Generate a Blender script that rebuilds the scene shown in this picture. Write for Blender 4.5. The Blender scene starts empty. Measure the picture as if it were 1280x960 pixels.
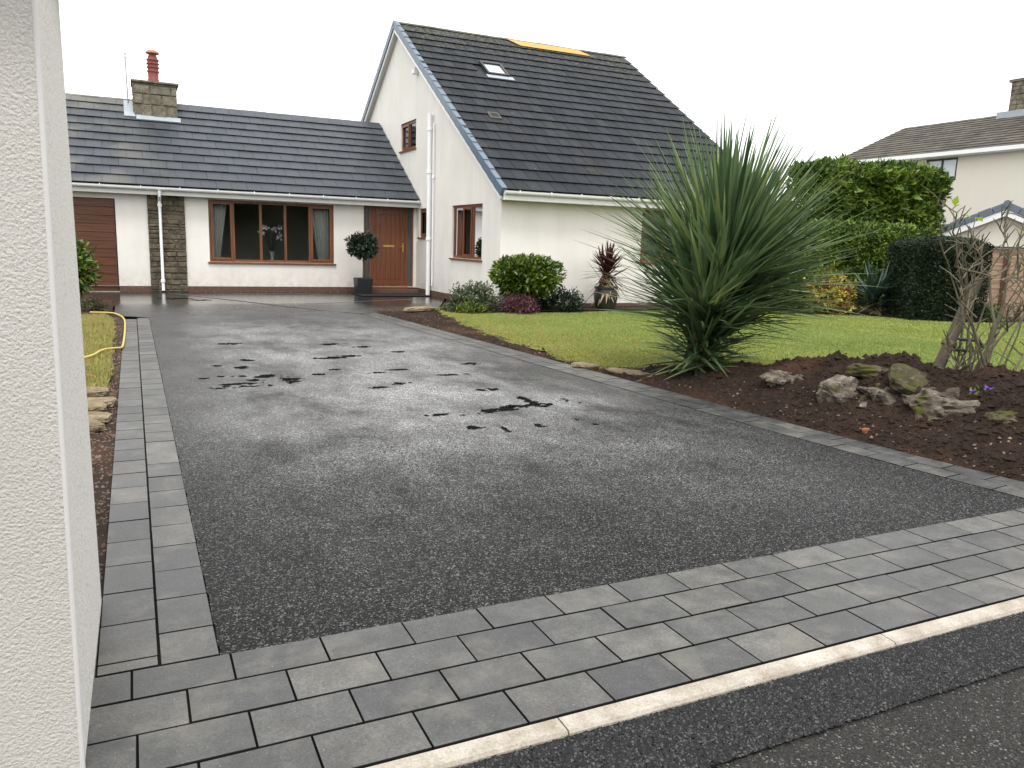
import bpy, bmesh, math, random
import numpy as np
from mathutils import Vector, Matrix, Euler
random.seed(7); RNG = np.random.default_rng(7)
S = bpy.context.scene; COL = S.collection
R = math.radians

# ------------------------------------------------------------------ camera, sky, sun, exposure
cam = bpy.data.objects.new('camera', bpy.data.cameras.new('camera')); COL.objects.link(cam)
YAW, PIT, ROL, FPX = R(25.69), R(10.085), R(-1.794), 986.12
CAM = Vector((0, 0, 1.55))
_fw = Vector((math.sin(YAW)*math.cos(PIT), math.cos(YAW)*math.cos(PIT), -math.sin(PIT)))
_rt = Vector((math.cos(YAW), -math.sin(YAW), 0)); _dn = _fw.cross(_rt)
_r2 = math.cos(ROL)*_rt + math.sin(ROL)*_dn; _d2 = -math.sin(ROL)*_rt + math.cos(ROL)*_dn
m3 = Matrix((_r2, -_d2, -_fw)).transposed()
cam.matrix_world = Matrix.Translation(CAM) @ m3.to_4x4()
cam.data.sensor_fit = 'HORIZONTAL'; cam.data.sensor_width = 36; cam.data.lens = 36*FPX/1280
cam.data.clip_start = 0.05; cam.data.clip_end = 2000
S.camera = cam

SUN_EL, SUN_AZ = R(62), R(-166)          # azimuth from +Y towards +X : high, behind the camera
W = bpy.data.worlds.new('World'); S.world = W; W.use_nodes = True
nt = W.node_tree; nt.nodes.clear()
sky = nt.nodes.new('ShaderNodeTexSky'); sky.sky_type = 'NISHITA'; sky.sun_disc = False
sky.sun_elevation = SUN_EL; sky.sun_rotation = SUN_AZ; sky.air_density = 1.0; sky.dust_density = 6.0; sky.ozone_density = 1.0
hs = nt.nodes.new('ShaderNodeHueSaturation'); hs.inputs['Saturation'].default_value = 0.10
bg = nt.nodes.new('ShaderNodeBackground'); bg.inputs['Strength'].default_value = 0.15
ow = nt.nodes.new('ShaderNodeOutputWorld')
# overcast: the cloud layer evens the clear-sky brightness out
mx = nt.nodes.new('ShaderNodeMix'); mx.data_type = 'RGBA'; mx.inputs[0].default_value = 0.8
mx.inputs[7].default_value = (9.4, 9.4, 9.3, 1)
nt.links.new(sky.outputs[0], hs.inputs['Color']); nt.links.new(hs.outputs[0], mx.inputs[6])
# below the horizon there is only ground
tcw = nt.nodes.new('ShaderNodeTexCoord'); spw = nt.nodes.new('ShaderNodeSeparateXYZ'); nt.links.new(tcw.outputs['Generated'], spw.inputs[0])
gt = nt.nodes.new('ShaderNodeMath'); gt.operation = 'GREATER_THAN'; gt.inputs[1].default_value = -.06; nt.links.new(spw.outputs[2], gt.inputs[0])
gm = nt.nodes.new('ShaderNodeMix'); gm.data_type = 'RGBA'; gm.inputs[6].default_value = (.9, .9, .8, 1); nt.links.new(gt.outputs[0], gm.inputs[0]); nt.links.new(mx.outputs[2], gm.inputs[7])
nt.links.new(gm.outputs[2], bg.inputs['Color']); nt.links.new(bg.outputs[0], ow.inputs['Surface'])
sun = bpy.data.objects.new('sun', bpy.data.lights.new('sun', 'SUN')); COL.objects.link(sun)
sun.data.energy = 1.1; sun.data.angle = R(14); sun.data.color = (1, .96, .9)
sd = Vector((math.sin(SUN_AZ)*math.cos(SUN_EL), math.cos(SUN_AZ)*math.cos(SUN_EL), math.sin(SUN_EL)))
sun.rotation_euler = (-sd).to_track_quat('-Z', 'Y').to_euler(); sun.location = (0, 0, 30)
S.view_settings.view_transform = 'Standard'; S.view_settings.look = 'None'
S.cycles.use_denoising = True; S.cycles.denoiser = 'OPENIMAGEDENOISE'; S.cycles.denoising_input_passes = 'RGB_ALBEDO_NORMAL'; S.cycles.denoising_prefilter = 'ACCURATE'; S.cycles.use_adaptive_sampling = False; S.cycles.max_bounces = 6; S.cycles.diffuse_bounces = 2; S.cycles.glossy_bounces = 3; S.cycles.caustics_reflective = False; S.cycles.caustics_refractive = False; S.cycles.sample_clamp_indirect = 3.0
S.view_settings.exposure = 0.63; S.view_settings.gamma = 1.0; S.view_settings.use_curve_mapping = False

# ------------------------------------------------------------------ noise
def _h(i, j, k):
    with np.errstate(over='ignore'):
        n = (i.astype(np.int64)*374761393 + j.astype(np.int64)*668265263 + k.astype(np.int64)*2147483647*3) & 0xffffffff
        n = ((n ^ (n >> 13))*1274126177) & 0xffffffff
        n = (n ^ (n >> 16)) & 0xffffffff
    return n/4294967295.0
def vnoise(p):
    p = np.asarray(p, float); i = np.floor(p); f = p-i; f = f*f*(3-2*f); i = i.astype(np.int64)
    o = 0
    for a in (0, 1):
        for b in (0, 1):
            for c in (0, 1):
                w = (f[:, 0] if a else 1-f[:, 0])*(f[:, 1] if b else 1-f[:, 1])*(f[:, 2] if c else 1-f[:, 2])
                o = o + w*_h(i[:, 0]+a, i[:, 1]+b, i[:, 2]+c)
    return o*2-1
def fbm(p, oct=4, gain=.5):
    p = np.asarray(p, float); o = 0; a = 1
    for k in range(oct):
        o = o+a*vnoise(p+k*17.3); p = p*2.03; a *= gain
    return o
def sstep(a, b, x):
    t = np.clip((x-a)/(b-a), 0, 1); return t*t*(3-2*t)

# ------------------------------------------------------------------ materials
class NT:
    def __init__(s, name):
        s.m = bpy.data.materials.new(name); s.m.use_nodes = True; s.t = s.m.node_tree; s.n = s.t.nodes; s.n.clear()
        s.out = s.n.new('ShaderNodeOutputMaterial'); s.p = s.n.new('ShaderNodeBsdfPrincipled')
        s.t.links.new(s.p.outputs[0], s.out.inputs['Surface'])
        s.tc = s.n.new('ShaderNodeTexCoord').outputs['Object']
        s.pos = s.n.new('ShaderNodeNewGeometry').outputs['Position']
    def L(s, a, b): s.t.links.new(a, b)
    def inp(s, sock, v):
        if isinstance(v, bpy.types.NodeSocket): s.L(v, sock)
        elif isinstance(v, (tuple, list)) and len(v) == 3 and sock.type == 'RGBA': sock.default_value = (*v, 1)
        else: sock.default_value = v
    def mapping(s, vec, scale=(1, 1, 1), rot=(0, 0, 0), loc=(0, 0, 0)):
        n = s.n.new('ShaderNodeMapping'); s.L(vec, n.inputs[0]); n.inputs['Scale'].default_value = scale
        n.inputs['Rotation'].default_value = rot; n.inputs['Location'].default_value = loc; return n.outputs[0]
    def noise(s, scale, detail=4, rough=.55, vec=None, col=False):
        n = s.n.new('ShaderNodeTexNoise'); s.L(vec or s.pos, n.inputs['Vector'])
        n.inputs['Scale'].default_value = scale; n.inputs['Detail'].default_value = detail; n.inputs['Roughness'].default_value = rough
        return n.outputs['Color' if col else 0]
    def voronoi(s, scale, feature='F1', vec=None, out='Distance'):
        n = s.n.new('ShaderNodeTexVoronoi'); n.feature = feature; s.L(vec or s.pos, n.inputs['Vector']); n.inputs['Scale'].default_value = scale
        return n.outputs[out]
    def ramp(s, fac, stops):
        n = s.n.new('ShaderNodeValToRGB'); s.L(fac, n.inputs[0]); e = n.color_ramp.elements
        while len(e) < len(stops): e.new(.5)
        for k, (p, c) in enumerate(stops):
            e[k].position = p; e[k].color = (*c, 1) if isinstance(c, (tuple, list)) else (c, c, c, 1)
        return n.outputs[0]
    def mix(s, f, a, b, mode='MIX'):
        n = s.n.new('ShaderNodeMix'); n.data_type = 'RGBA'; n.blend_type = mode
        s.inp(n.inputs[0], f); s.inp(n.inputs[6], a); s.inp(n.inputs[7], b); return n.outputs[2]
    def math(s, op, a, b=0.0, c=0.0, clamp=False):
        n = s.n.new('ShaderNodeMath'); n.operation = op; n.use_clamp = clamp
        s.inp(n.inputs[0], a); s.inp(n.inputs[1], b)
        if len(n.inputs) > 2: s.inp(n.inputs[2], c)
        return n.outputs[0]
    def sep(s, v):
        n = s.n.new('ShaderNodeSeparateXYZ'); s.L(v, n.inputs[0]); return n.outputs
    def attr(s, name):
        n = s.n.new('ShaderNodeAttribute'); n.attribute_name = name; return n.outputs['Fac']
    def oinfo(s): return s.n.new('ShaderNodeObjectInfo').outputs['Random']
    def rnd(s): return s.math('FRACT', s.math('ADD', s.oinfo(), s.attr('rnd')))
    def bump(s, h, strength=.5, dist=.01, nrm=None):
        n = s.n.new('ShaderNodeBump'); n.inputs['Strength'].default_value = strength; n.inputs['Distance'].default_value = dist
        s.L(h, n.inputs['Height'])
        if nrm: s.L(nrm, n.inputs['Normal'])
        s.L(n.outputs[0], s.p.inputs['Normal']); return n.outputs[0]
    def set(s, col=None, rough=None, spec=None, metal=None):
        if col is not None: s.inp(s.p.inputs['Base Color'], col)
        if rough is not None: s.inp(s.p.inputs['Roughness'], rough)
        if spec is not None: s.inp(s.p.inputs['Specular IOR Level'], spec)
        if metal is not None: s.inp(s.p.inputs['Metallic'], metal)
        return s.m

def simple(name, col, rough=.6, var=.12, scale=8, bump=0.0, bscale=60, spec=.4, metal=0):
    t = NT(name); n = t.noise(scale, 5, .6)
    c = t.mix(n, tuple(x*(1-var) for x in col), tuple(min(1, x*(1+var)) for x in col))
    if bump: t.bump(t.noise(bscale, 3), bump, .01)
    return t.set(c, rough, spec, metal)

def m_render(name, col, grain=120, strength=.25, dist=.004, stain=.1):
    t = NT(name)
    streak = t.noise(1.0, 5, .6, t.mapping(t.pos, (2.2, 2.2, .35)))
    blotch = t.noise(.8, 4, .6)
    f = t.math('MULTIPLY', t.math('ADD', streak, blotch), .5)
    c = t.ramp(f, [(.3, tuple(x*(1-stain) for x in col)), (.62, col)])
    z = t.sep(t.pos)[2]      # rain splash above the ground, a few run-off streaks
    sp = t.math('MULTIPLY', t.ramp(z, [(.12, .55), (.75, 0)]), t.ramp(t.noise(5, 5, .7), [(.35, 0), (.7, 1)]))
    c = t.mix(sp, c, (.42, .36, .28))
    st = t.ramp(t.noise(1, 5, .7, t.mapping(t.pos, (9, 9, .25))), [(.60, 0), (.85, .15)]); c = t.mix(st, c, tuple(x*.72 for x in col))
    t.bump(t.noise(grain, 4, .7), strength, dist)
    return t.set(c, .9, .2)

def m_roughcast():
    t = NT('roughcast render')
    v = t.voronoi(150, 'SMOOTH_F1'); n = t.noise(105, 5, .7)
    h = t.math('ADD', t.math('MULTIPLY', n, 1.3), t.math('MULTIPLY', v, -.7))
    t.bump(h, .55, .009)
    sp = t.noise(300, 2, .7)
    c = t.mix(t.noise(1.4, 4), (.52, .50, .46), (.68, .665, .635))
    c = t.mix(t.ramp(sp, [(.36, .8), (.42, 0)]), c, (.40, .34, .27))
    return t.set(c, .92, .2)
def m_finecast():
    t = NT('dashed render')
    sp = t.noise(130, 3, .7); n = t.noise(140, 4, .7)
    t.bump(n, .8, .008)
    c = t.mix(t.noise(1.4, 4), (.80, .785, .75), (.86, .85, .82))
    c = t.mix(t.ramp(sp, [(.38, .9), (.47, 0)]), c, (.42, .35, .27))
    return t.set(c, .9, .2)

def m_tarmac(name, dark=1.0, dry=True):
    t = NT(name)
    jit = t.mix(.004, t.pos, t.noise(240, 2, .6, col=True), 'ADD')
    cell = t.sep(t.voronoi(125, 'F1', jit, 'Color'))[0]
    d = t.voronoi(125, 'F1', jit)
    fine = t.noise(420, 2, .6)
    c = t.ramp(cell, [(0, .003*dark), (.5, .008*dark), (.74, .024*dark), (.9, .085*dark), (1, .20*dark)])  # brightest cells also paint in the glint of stones catching light
    c = t.mix(.5, c, t.ramp(fine, [(.35, .3), (.7, 1.4)]), 'MULTIPLY')
    big = t.noise(.55, 5, .62, t.mapping(t.pos, (1, .75, 1)))
    rough = t.math('ADD', t.math('MULTIPLY', big, .35), .22)
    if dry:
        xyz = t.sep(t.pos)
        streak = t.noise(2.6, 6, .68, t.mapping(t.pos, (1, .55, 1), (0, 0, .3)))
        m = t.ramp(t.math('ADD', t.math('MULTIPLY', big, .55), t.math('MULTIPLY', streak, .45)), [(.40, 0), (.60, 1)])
        # drying dust and painted sky sheen cross the middle of the drive, margins stay damp
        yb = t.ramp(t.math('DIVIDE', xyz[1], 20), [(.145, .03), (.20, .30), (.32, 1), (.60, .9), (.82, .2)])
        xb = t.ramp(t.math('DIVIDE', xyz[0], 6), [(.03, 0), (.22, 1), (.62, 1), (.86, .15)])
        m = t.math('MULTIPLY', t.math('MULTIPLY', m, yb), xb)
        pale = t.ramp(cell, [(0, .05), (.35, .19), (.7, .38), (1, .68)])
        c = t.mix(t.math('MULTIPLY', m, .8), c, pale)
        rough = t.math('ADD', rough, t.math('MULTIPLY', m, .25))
    h = t.math('ADD', t.math('MULTIPLY', d, -1.0), t.math('MULTIPLY', cell, .35))
    if dry:      # near the house a film of water fills the texture
        wetf = t.ramp(t.math('DIVIDE', t.sep(t.pos)[1], 24), [(.62, 1), (.80, .04)])
        h = t.math('MULTIPLY', h, wetf); rough = t.math('MULTIPLY', rough, t.ramp(wetf, [(0, .30), (1, 1)]))
    t.bump(h, .9, .007)
    return t.set(c, rough, t.ramp(t.math('DIVIDE', t.sep(t.pos)[1], 20), [(.12, .12), (.22, .22), (.36, .5)]))

def m_paver():
    t = NT('charcoal paving'); r = t.oinfo()
    c = t.ramp(r, [(0, (.036, .037, .038)), (.45, (.050, .051, .051)), (.75, (.064, .0635, .061)), (1, (.086, .083, .076))])
    n = t.noise(7, 6, .65); f = t.noise(120, 4, .75)
    c = t.mix(.65, c, t.ramp(n, [(.32, .35), (.68, 1.8)]), 'MULTIPLY')
    c = t.mix(.7, c, t.ramp(f, [(.34, .35), (.66, 1.6)]), 'MULTIPLY')
    c = t.mix(t.ramp(t.noise(3.1, 5, .7), [(.50, 0), (.72, .55)]), c, (.17, .155, .125))
    c = t.mix(t.ramp(t.noise(150, 1), [(.74, 0), (.78, .7)]), c, (.45, .44, .42))
    pit = t.ramp(t.noise(95, 3, .7), [(.30, 1), (.36, 0)]); c = t.mix(t.math('MULTIPLY', pit, .75), c, (.012, .012, .012))
    t.bump(t.math('ADD', f, t.noise(40, 3)), .22, .003)
    return t.set(c, t.ramp(n, [(.3, .36), (.7, .52)]), .6)

def m_tile(name, a, b, lichen):
    t = NT(name); r = t.rnd()
    c = t.mix(r, a, b)
    n = t.noise(2.2, 5, .6); c = t.mix(.6, c, t.ramp(n, [(.3, .65), (.7, 1.35)]), 'MULTIPLY')
    c = t.mix(.4, c, t.ramp(t.noise(60, 3), [(.3, .6), (.7, 1.4)]), 'MULTIPLY')
    l = t.noise(9, 5, .75); z = t.sep(t.pos)[2]
    if lichen:
        top = t.ramp(t.math('DIVIDE', z, 10), [(.3, 0), (.62, .02), (.81, .16)])
        l = t.math('ADD', l, top)
        l2 = t.math('ADD', t.math('MULTIPLY', t.noise(26, 4, .75), .75), t.math('MULTIPLY', t.noise(1.3, 3), .33))
        c = t.mix(t.ramp(l, [(.66, 0), (.74, .75)]), c, (.13, .125, .06)); c = t.mix(t.ramp(l2, [(.64, 0), (.70, .8)]), c, (.12, .105, .045))
        c = t.mix(t.ramp(t.noise(14, 3, .6), [(.72, 0), (.76, .8)]), c, (.42, .42, .36))
    else:
        x = t.ramp(t.math('MULTIPLY_ADD', t.sep(t.pos)[0], .1, .3), [(.1, 1), (.48, 0)])
        pat = t.math('MULTIPLY', t.ramp(t.noise(.8, 3), [(.42, 0), (.6, .8)]), x)
        c = t.mix(pat, c, (.15, .14, .115))
        c = t.mix(t.math('MULTIPLY', t.ramp(t.noise(2.6, 4, .7), [(.70, 0), (.74, .9)]), x), c, (.32, .22, .08))
    return t.set(c, t.ramp(n, [(.3, .6), (.7, .8)] if lichen else [(.3, .42), (.7, .6)]), .22 if lichen else .4)

def m_wood(name, col, rough=.4, axis=2, sc=1.0):
    t = NT(name); s = [26*sc]*3; s[axis] = 1.2*sc
    g = t.noise(1, 5, .6, t.mapping(t.tc, tuple(s)))
    c = t.ramp(g, [(.3, tuple(x*.5 for x in col)), (.55, col), (.75, tuple(x*1.35 for x in col))])
    t.bump(g, .12, .004)
    return t.set(c, rough, .45)

def m_leaf(name, stops, rough=.45, trans=.25, spec=.4):
    t = NT(name); r = t.rnd()
    cl = t.noise(1.6, 3, .5)
    f = t.math('ADD', t.math('MULTIPLY', r, .65), t.math('MULTIPLY', t.math('SUBTRACT', cl, .5), .9), clamp=False)
    f = t.math('ADD', f, .15, clamp=True)
    c = t.ramp(f, stops)
    t.set(c, rough, spec)
    if trans:
        tr = t.n.new('ShaderNodeBsdfTranslucent'); t.L(t.mix(.5, c, (.25, .35, .03), 'SCREEN') if False else c, tr.inputs['Color'])
        ms = t.n.new('ShaderNodeMixShader'); ms.inputs[0].default_value = trans
        t.L(t.p.outputs[0], ms.inputs[1]); t.L(tr.outputs[0], ms.inputs[2]); t.L(ms.outputs[0], t.out.inputs['Surface'])
    return t.m

def m_glass(name, tint=.0, rough=.02):
    t = NT(name); t.n.remove(t.p)
    g = t.n.new('ShaderNodeBsdfGlossy'); g.inputs['Roughness'].default_value = rough; g.inputs['Color'].default_value = (.95, .97, 1, 1)
    tr = t.n.new('ShaderNodeBsdfTransparent'); tr.inputs['Color'].default_value = (.86-tint, .90-tint, .90-tint, 1)
    fr = t.n.new('ShaderNodeFresnel'); fr.inputs['IOR'].default_value = 1.5
    ms = t.n.new('ShaderNodeMixShader'); t.L(fr.outputs[0], ms.inputs[0]); t.L(tr.outputs[0], ms.inputs[1]); t.L(g.outputs[0], ms.inputs[2])
    t.L(ms.outputs[0], t.out.inputs['Surface']); return t.m

def m_soil():
    t = NT('dark garden soil')
    c = t.mix(t.noise(2.2, 5), (.012, .007, .005), (.046, .026, .017))
    c = t.mix(.6, c, t.ramp(t.noise(45, 4, .7), [(.3, .45), (.75, 1.6)]), 'MULTIPLY')
    red = t.ramp(t.noise(1.1, 3), [(.5, 0), (.66, .6)])
    c = t.mix(red, c, (.085, .038, .021))
    t.bump(t.noise(70, 5, .75), .9, .02)
    return t.set(c, .9, .25)

def m_lawn():
    t = NT('lawn turf')
    c = t.mix(t.noise(.7, 5, .6), (.11, .14, .02), (.19, .19, .04))
    c = t.mix(.5, c, t.ramp(t.noise(90, 3, .7), [(.3, .5), (.7, 1.5)]), 'MULTIPLY')
    t.bump(t.noise(120, 3, .7), .6, .02)
    return t.set(c, .9, .1)
def m_grass():
    t = NT('grass blades'); r = t.rnd()
    big = t.noise(.6, 5, .65); mid = t.noise(3.5, 4, .65)
    f = t.math('ADD', t.math('MULTIPLY', r, .35), t.math('MULTIPLY', big, .65))
    green = t.ramp(f, [(.25, (.14, .195, .042)), (.5, (.22, .29, .075)), (.75, (.31, .36, .125))])
    straw = t.mix(r, (.24, .21, .06), (.40, .32, .12))
    # thin, strawy turf towards the drive side
    x = t.sep(t.pos)[0]
    side = t.ramp(t.math('DIVIDE', x, 20), [(.22, .32), (.40, .10), (.60, 0)])
    s = t.ramp(t.math('ADD', mid, side), [(.60, 0), (.82, .85)])
    return t.set(t.mix(s, green, straw), .6, .25)

def m_stone(name, stops, scale=5, bump=.5, moss=0.0):
    t = NT(name)
    n = t.noise(scale, 6, .68); r = t.oinfo()
    c = t.ramp(n, stops)
    c = t.mix(.35, c, t.ramp(r, [(0, .65), (1, 1.35)]), 'MULTIPLY')
    c = t.mix(t.ramp(t.noise(scale*3.2, 4, .7), [(.60, 0), (.72, .75)]), c, tuple(min(.6, x*1.9) for x in stops[-1][1]))
    if moss:
        c = t.mix(t.ramp(t.noise(scale*.9, 4), [(.60-moss*.2, 0), (.70-moss*.2, .9)]), c, (.07, .075, .012))
    t.bump(t.noise(scale*5, 6, .75), bump, .03)
    return t.set(c, .88, .25)

M = {}
M['wall'] = m_render('cream render', (.80, .775, .73), strength=.06, stain=.14)
M['nwall'] = m_render('neighbour render', (.74, .70, .61), strength=.05, stain=.05)
M['roughcast'] = m_roughcast(); M['finecast'] = m_finecast()
M['bead'] = simple('corner bead', (.66, .65, .64), .5, .05)
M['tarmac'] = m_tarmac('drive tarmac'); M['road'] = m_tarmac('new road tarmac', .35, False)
def m_oldroad():
    t = NT('old road asphalt'); n = t.noise(110, 4, .75); b = t.noise(5, 5, .65)
    c = t.mix(b, (.012, .012, .0115), (.045, .043, .038)); c = t.mix(.9, c, t.ramp(n, [(.35, .25), (.65, 2.4)]), 'MULTIPLY')
    c = t.mix(t.ramp(t.noise(60, 2), [(.68, 0), (.74, .6)]), c, (.12, .115, .10)); t.bump(n, .9, .01)
    return t.set(c, .8, .15)
M['oldroad'] = m_oldroad()
def m_agg(name, a, b):
    t = NT(name); r = t.rnd()
    c = t.ramp(r, [(0, a), (.55, tuple(x*2.2 for x in a)), (.8, tuple(x*6 for x in a)), (1, b)])
    return t.set(c, .5, .3)
M['agg'] = m_agg('tarmac aggregate', (.004, .004, .0045), (.15, .148, .145)); M['agg2'] = m_agg('black aggregate', (.004, .004, .0045), (.09, .09, .09))
M['paver'] = m_paver()
M['joint'] = simple('jointing sand', (.012, .012, .012), .95, .3, 40)
M['edge'] = simple('shaded gritty block edge', (.012, .012, .0115), .95, .4, 30, spec=.1)  # joint shade painted in along with the dirt
def m_kerb():
    t = NT('concrete kerb'); n = t.noise(5, 6, .7); f = t.noise(120, 4, .7)
    c = t.ramp(n, [(.34, (.25, .215, .165)), (.5, (.37, .335, .285)), (.66, (.47, .44, .39))])
    c = t.mix(.6, c, t.ramp(f, [(.32, .6), (.68, 1.35)]), 'MULTIPLY'); t.bump(f, .4, .004)
    return t.set(c, .9, .2)
M['kerb'] = m_kerb()
M['tile'] = m_tile('slate grey tile', (.010, .0125, .017), (.022, .026, .033), True)
M['tile2'] = m_tile('smooth grey tile', (.032, .038, .048), (.044, .051, .063), False)
M['ridge'] = m_tile('ridge tile', (.06, .06, .058), (.11, .105, .09), True)
M['verge'] = simple('verge cap grey', (.10, .14, .19), .4, .1)
M['felt'] = simple('roof felt', (.02, .02, .022), .9)
M['white'] = simple('white upvc', (.80, .81, .82), .35, .03, 3)
M['soffit'] = simple('white soffit', (.66, .66, .65), .5, .04, 3)
M['wood'] = m_wood('brown woodgrain frame', (.185, .070, .030), .38)
M['woodh'] = m_wood('brown garage panel', (.105, .038, .017), .4, 0)
M['door'] = m_wood('oak door', (.165, .058, .025), .38)
M['glass'] = m_glass('window glass'); M['glass2'] = simple('frosted sidelight', (.075, .09, .095), .18, .15, 3)
M['skyglass'] = simple('rooflight glass', (.55, .6, .65), .06, .02, 2, spec=.8)
M['brick'] = simple('red brick', (.12, .068, .050), .85, .35, 14, .3, 90)
M['mortar'] = simple('mortar', (.20, .17, .14), .95, .2, 30)
M['cladding'] = m_stone('stone cladding', [(.25, (.035, .03, .024)), (.5, (.10, .085, .06)), (.75, (.21, .175, .12))], 6)
M['chimstone'] = m_stone('chimney stone', [(.25, (.05, .045, .035)), (.5, (.15, .135, .10)), (.75, (.25, .23, .18))], 5)
M['rock'] = m_stone('limestone', [(.28, (.026, .019, .014)), (.48, (.095, .075, .058)), (.68, (.26, .23, .19))], 6, .9, .05)
M['mossrock'] = m_stone('mossy stone', [(.28, (.025, .022, .012)), (.5, (.065, .055, .03)), (.72, (.17, .14, .085))], 6, .9, .55)
M['slab'] = m_stone('sandstone slab', [(.25, (.10, .075, .042)), (.5, (.23, .18, .11)), (.75, (.38, .32, .23))], 6, .8)
M['lead'] = simple('lead flashing', (.32, .36, .40), .5, .2, 6)
M['pot'] = simple('clay pot red', (.20, .05, .042), .6, .15); M['brickbit'] = simple('orange brick', (.22, .085, .04), .9, .3, 30)
M['dark'] = simple('dark metal', (.02, .022, .025), .4)
M['steel'] = simple('aerial metal', (.30, .31, .32), .4, metal=.6)
M['gold'] = simple('brass', (.55, .38, .14), .3, metal=.8)
M['soil'] = m_soil(); M['lawn'] = m_lawn(); M['grass'] = m_grass()
M['ground'] = simple('rough ground', (.10, .10, .05), .95, .3, .6)
M['interior'] = simple('room wall', (.48, .45, .40), .9, .05)
M['floorin'] = simple('room floor', (.07, .05, .035), .7, .2)
M['curtain'] = simple('pale curtain', (.55, .54, .50), .9, .06)
M['hose'] = simple('yellow hose', (.52, .40, .11), .5, .1)
M['puddle'] = simple('standing water', (.011, .0113, .012), .42, .2, 30, .3, 40, spec=.0)
M['wet'] = simple('damp seam', (.13, .135, .14), .55, .3, 20)
M['mat'] = simple('doormat', (.010, .010, .011), .95, .3, 80, .5, 200)
M['planter'] = simple('black planter', (.014, .016, .019), .45, .1)
M['potdark'] = simple('dark glazed pot', (.028, .027, .022), .35, .25, 5)
M['bark'] = m_wood('grey bark', (.13, .115, .075), .9, 2, 1.2)
M['post'] = m_wood('weathered post', (.095, .078, .056), .9, 2, 1.0)
M['fence'] = m_wood('pinkish fence board', (.30, .195, .14), .85, 0, .6)
M['fpost'] = m_wood('brown fence post', (.19, .09, .05), .8, 2)
M['bluetile'] = simple('blue grey roof tile', (.12, .145, .185), .5, .2, 4)
M['ntile'] = m_tile('brown grey tile', (.050, .045, .038), (.10, .088, .072), True)
M['orange'] = simple('orange patch', (.56, .29, .085), .8, .15, 5)
M['purple'] = simple('purple petals', (.20, .09, .52), .6)
M['flower'] = simple('white petals', (.75, .75, .72), .7)
M['leafpalm'] = m_leaf('cordyline green', [(0, (.030, .062, .024)), (.4, (.088, .150, .070)), (.75, (.19, .27, .11)), (1, (.42, .44, .14))], .36, .3, .5)
M['leafred'] = m_leaf('cordyline red', [(0, (.03, .008, .012)), (.5, (.075, .016, .024)), (1, (.14, .035, .04))], .4, .1)
M['leafdry'] = m_leaf('dry leaves', [(0, (.20, .14, .08)), (1, (.38, .29, .18))], .7, .1)
M['laurel'] = m_leaf('laurel green', [(0, (.016, .034, .008)), (.4, (.055, .105, .014)), (.7, (.16, .235, .025)), (1, (.36, .42, .07))], .32, .2, .5)
M['hedge'] = m_leaf('hedge green', [(0, (.014, .034, .007)), (.4, (.055, .11, .015)), (.7, (.16, .24, .035)), (1, (.34, .41, .08))], .4, .2)
M['yew'] = m_leaf('yew green', [(0, (.008, .016, .008)), (.6, (.020, .038, .016)), (1, (.055, .085, .03))], .55, .08)
M['yuccaleaf'] = m_leaf('yucca blue green', [(0, (.012, .03, .022)), (.6, (.035, .07, .05)), (1, (.10, .15, .10))], .4, .15)
M['greyshrub'] = m_leaf('grey green', [(0, (.025, .04, .018)), (.5, (.075, .10, .045)), (1, (.20, .23, .12))], .5, .15)
M['limeshrub'] = m_leaf('lime green', [(0, (.05, .08, .012)), (.5, (.12, .17, .02)), (1, (.25, .30, .05))], .5, .2)
M['purpshrub'] = m_leaf('purple leaves', [(0, (.03, .008, .014)), (.5, (.10, .035, .05)), (1, (.24, .11, .13))], .5, .15)
M['darkshrub'] = m_leaf('dark green', [(0, (.008, .018, .010)), (.6, (.022, .042, .022)), (1, (.07, .10, .05))], .45, .1)
M['olive'] = m_leaf('olive shrub', [(0, (.03, .028, .012)), (.6, (.07, .066, .025)), (1, (.14, .13, .05))], .6, .1)
M['autumn'] = m_leaf('autumn leaves', [(0, (.10, .02, .03)), (.3, (.28, .12, .05)), (.6, (.38, .36, .05)), (1, (.55, .50, .13))], .5, .2)
M['lime'] = m_leaf('young leaf', [(0, (.30, .42, .02)), (1, (.42, .55, .05))], .5, .35)
M['chip'] = m_stone('chippings', [(.25, (.05, .035, .026)), (.5, (.13, .09, .066)), (.75, (.28, .22, .17))], 9, .4)

# ------------------------------------------------------------------ object helpers
WLOC = {}
def link(name, data, parent=None, loc=(0, 0, 0), rot=None, label=None, cat=None, group=None, kind=None, scale=None):
    o = bpy.data.objects.new(name, data); COL.objects.link(o); o.location = loc
    if rot is not None: o.rotation_euler = rot
    if scale is not None: o.scale = scale
    if parent is not None:
        o.parent = parent; o.matrix_parent_inverse = Matrix.Translation(-Vector(WLOC.get(parent.name, (0, 0, 0))))
    WLOC[o.name] = tuple(loc)
    for k, v in (('label', label), ('category', cat), ('group', group), ('kind', kind)):
        if v: o[k] = v
    return o
def thing(name, label, cat, loc=(0, 0, 0), group=None): return link(name, None, None, loc, None, label, cat, group)

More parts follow.
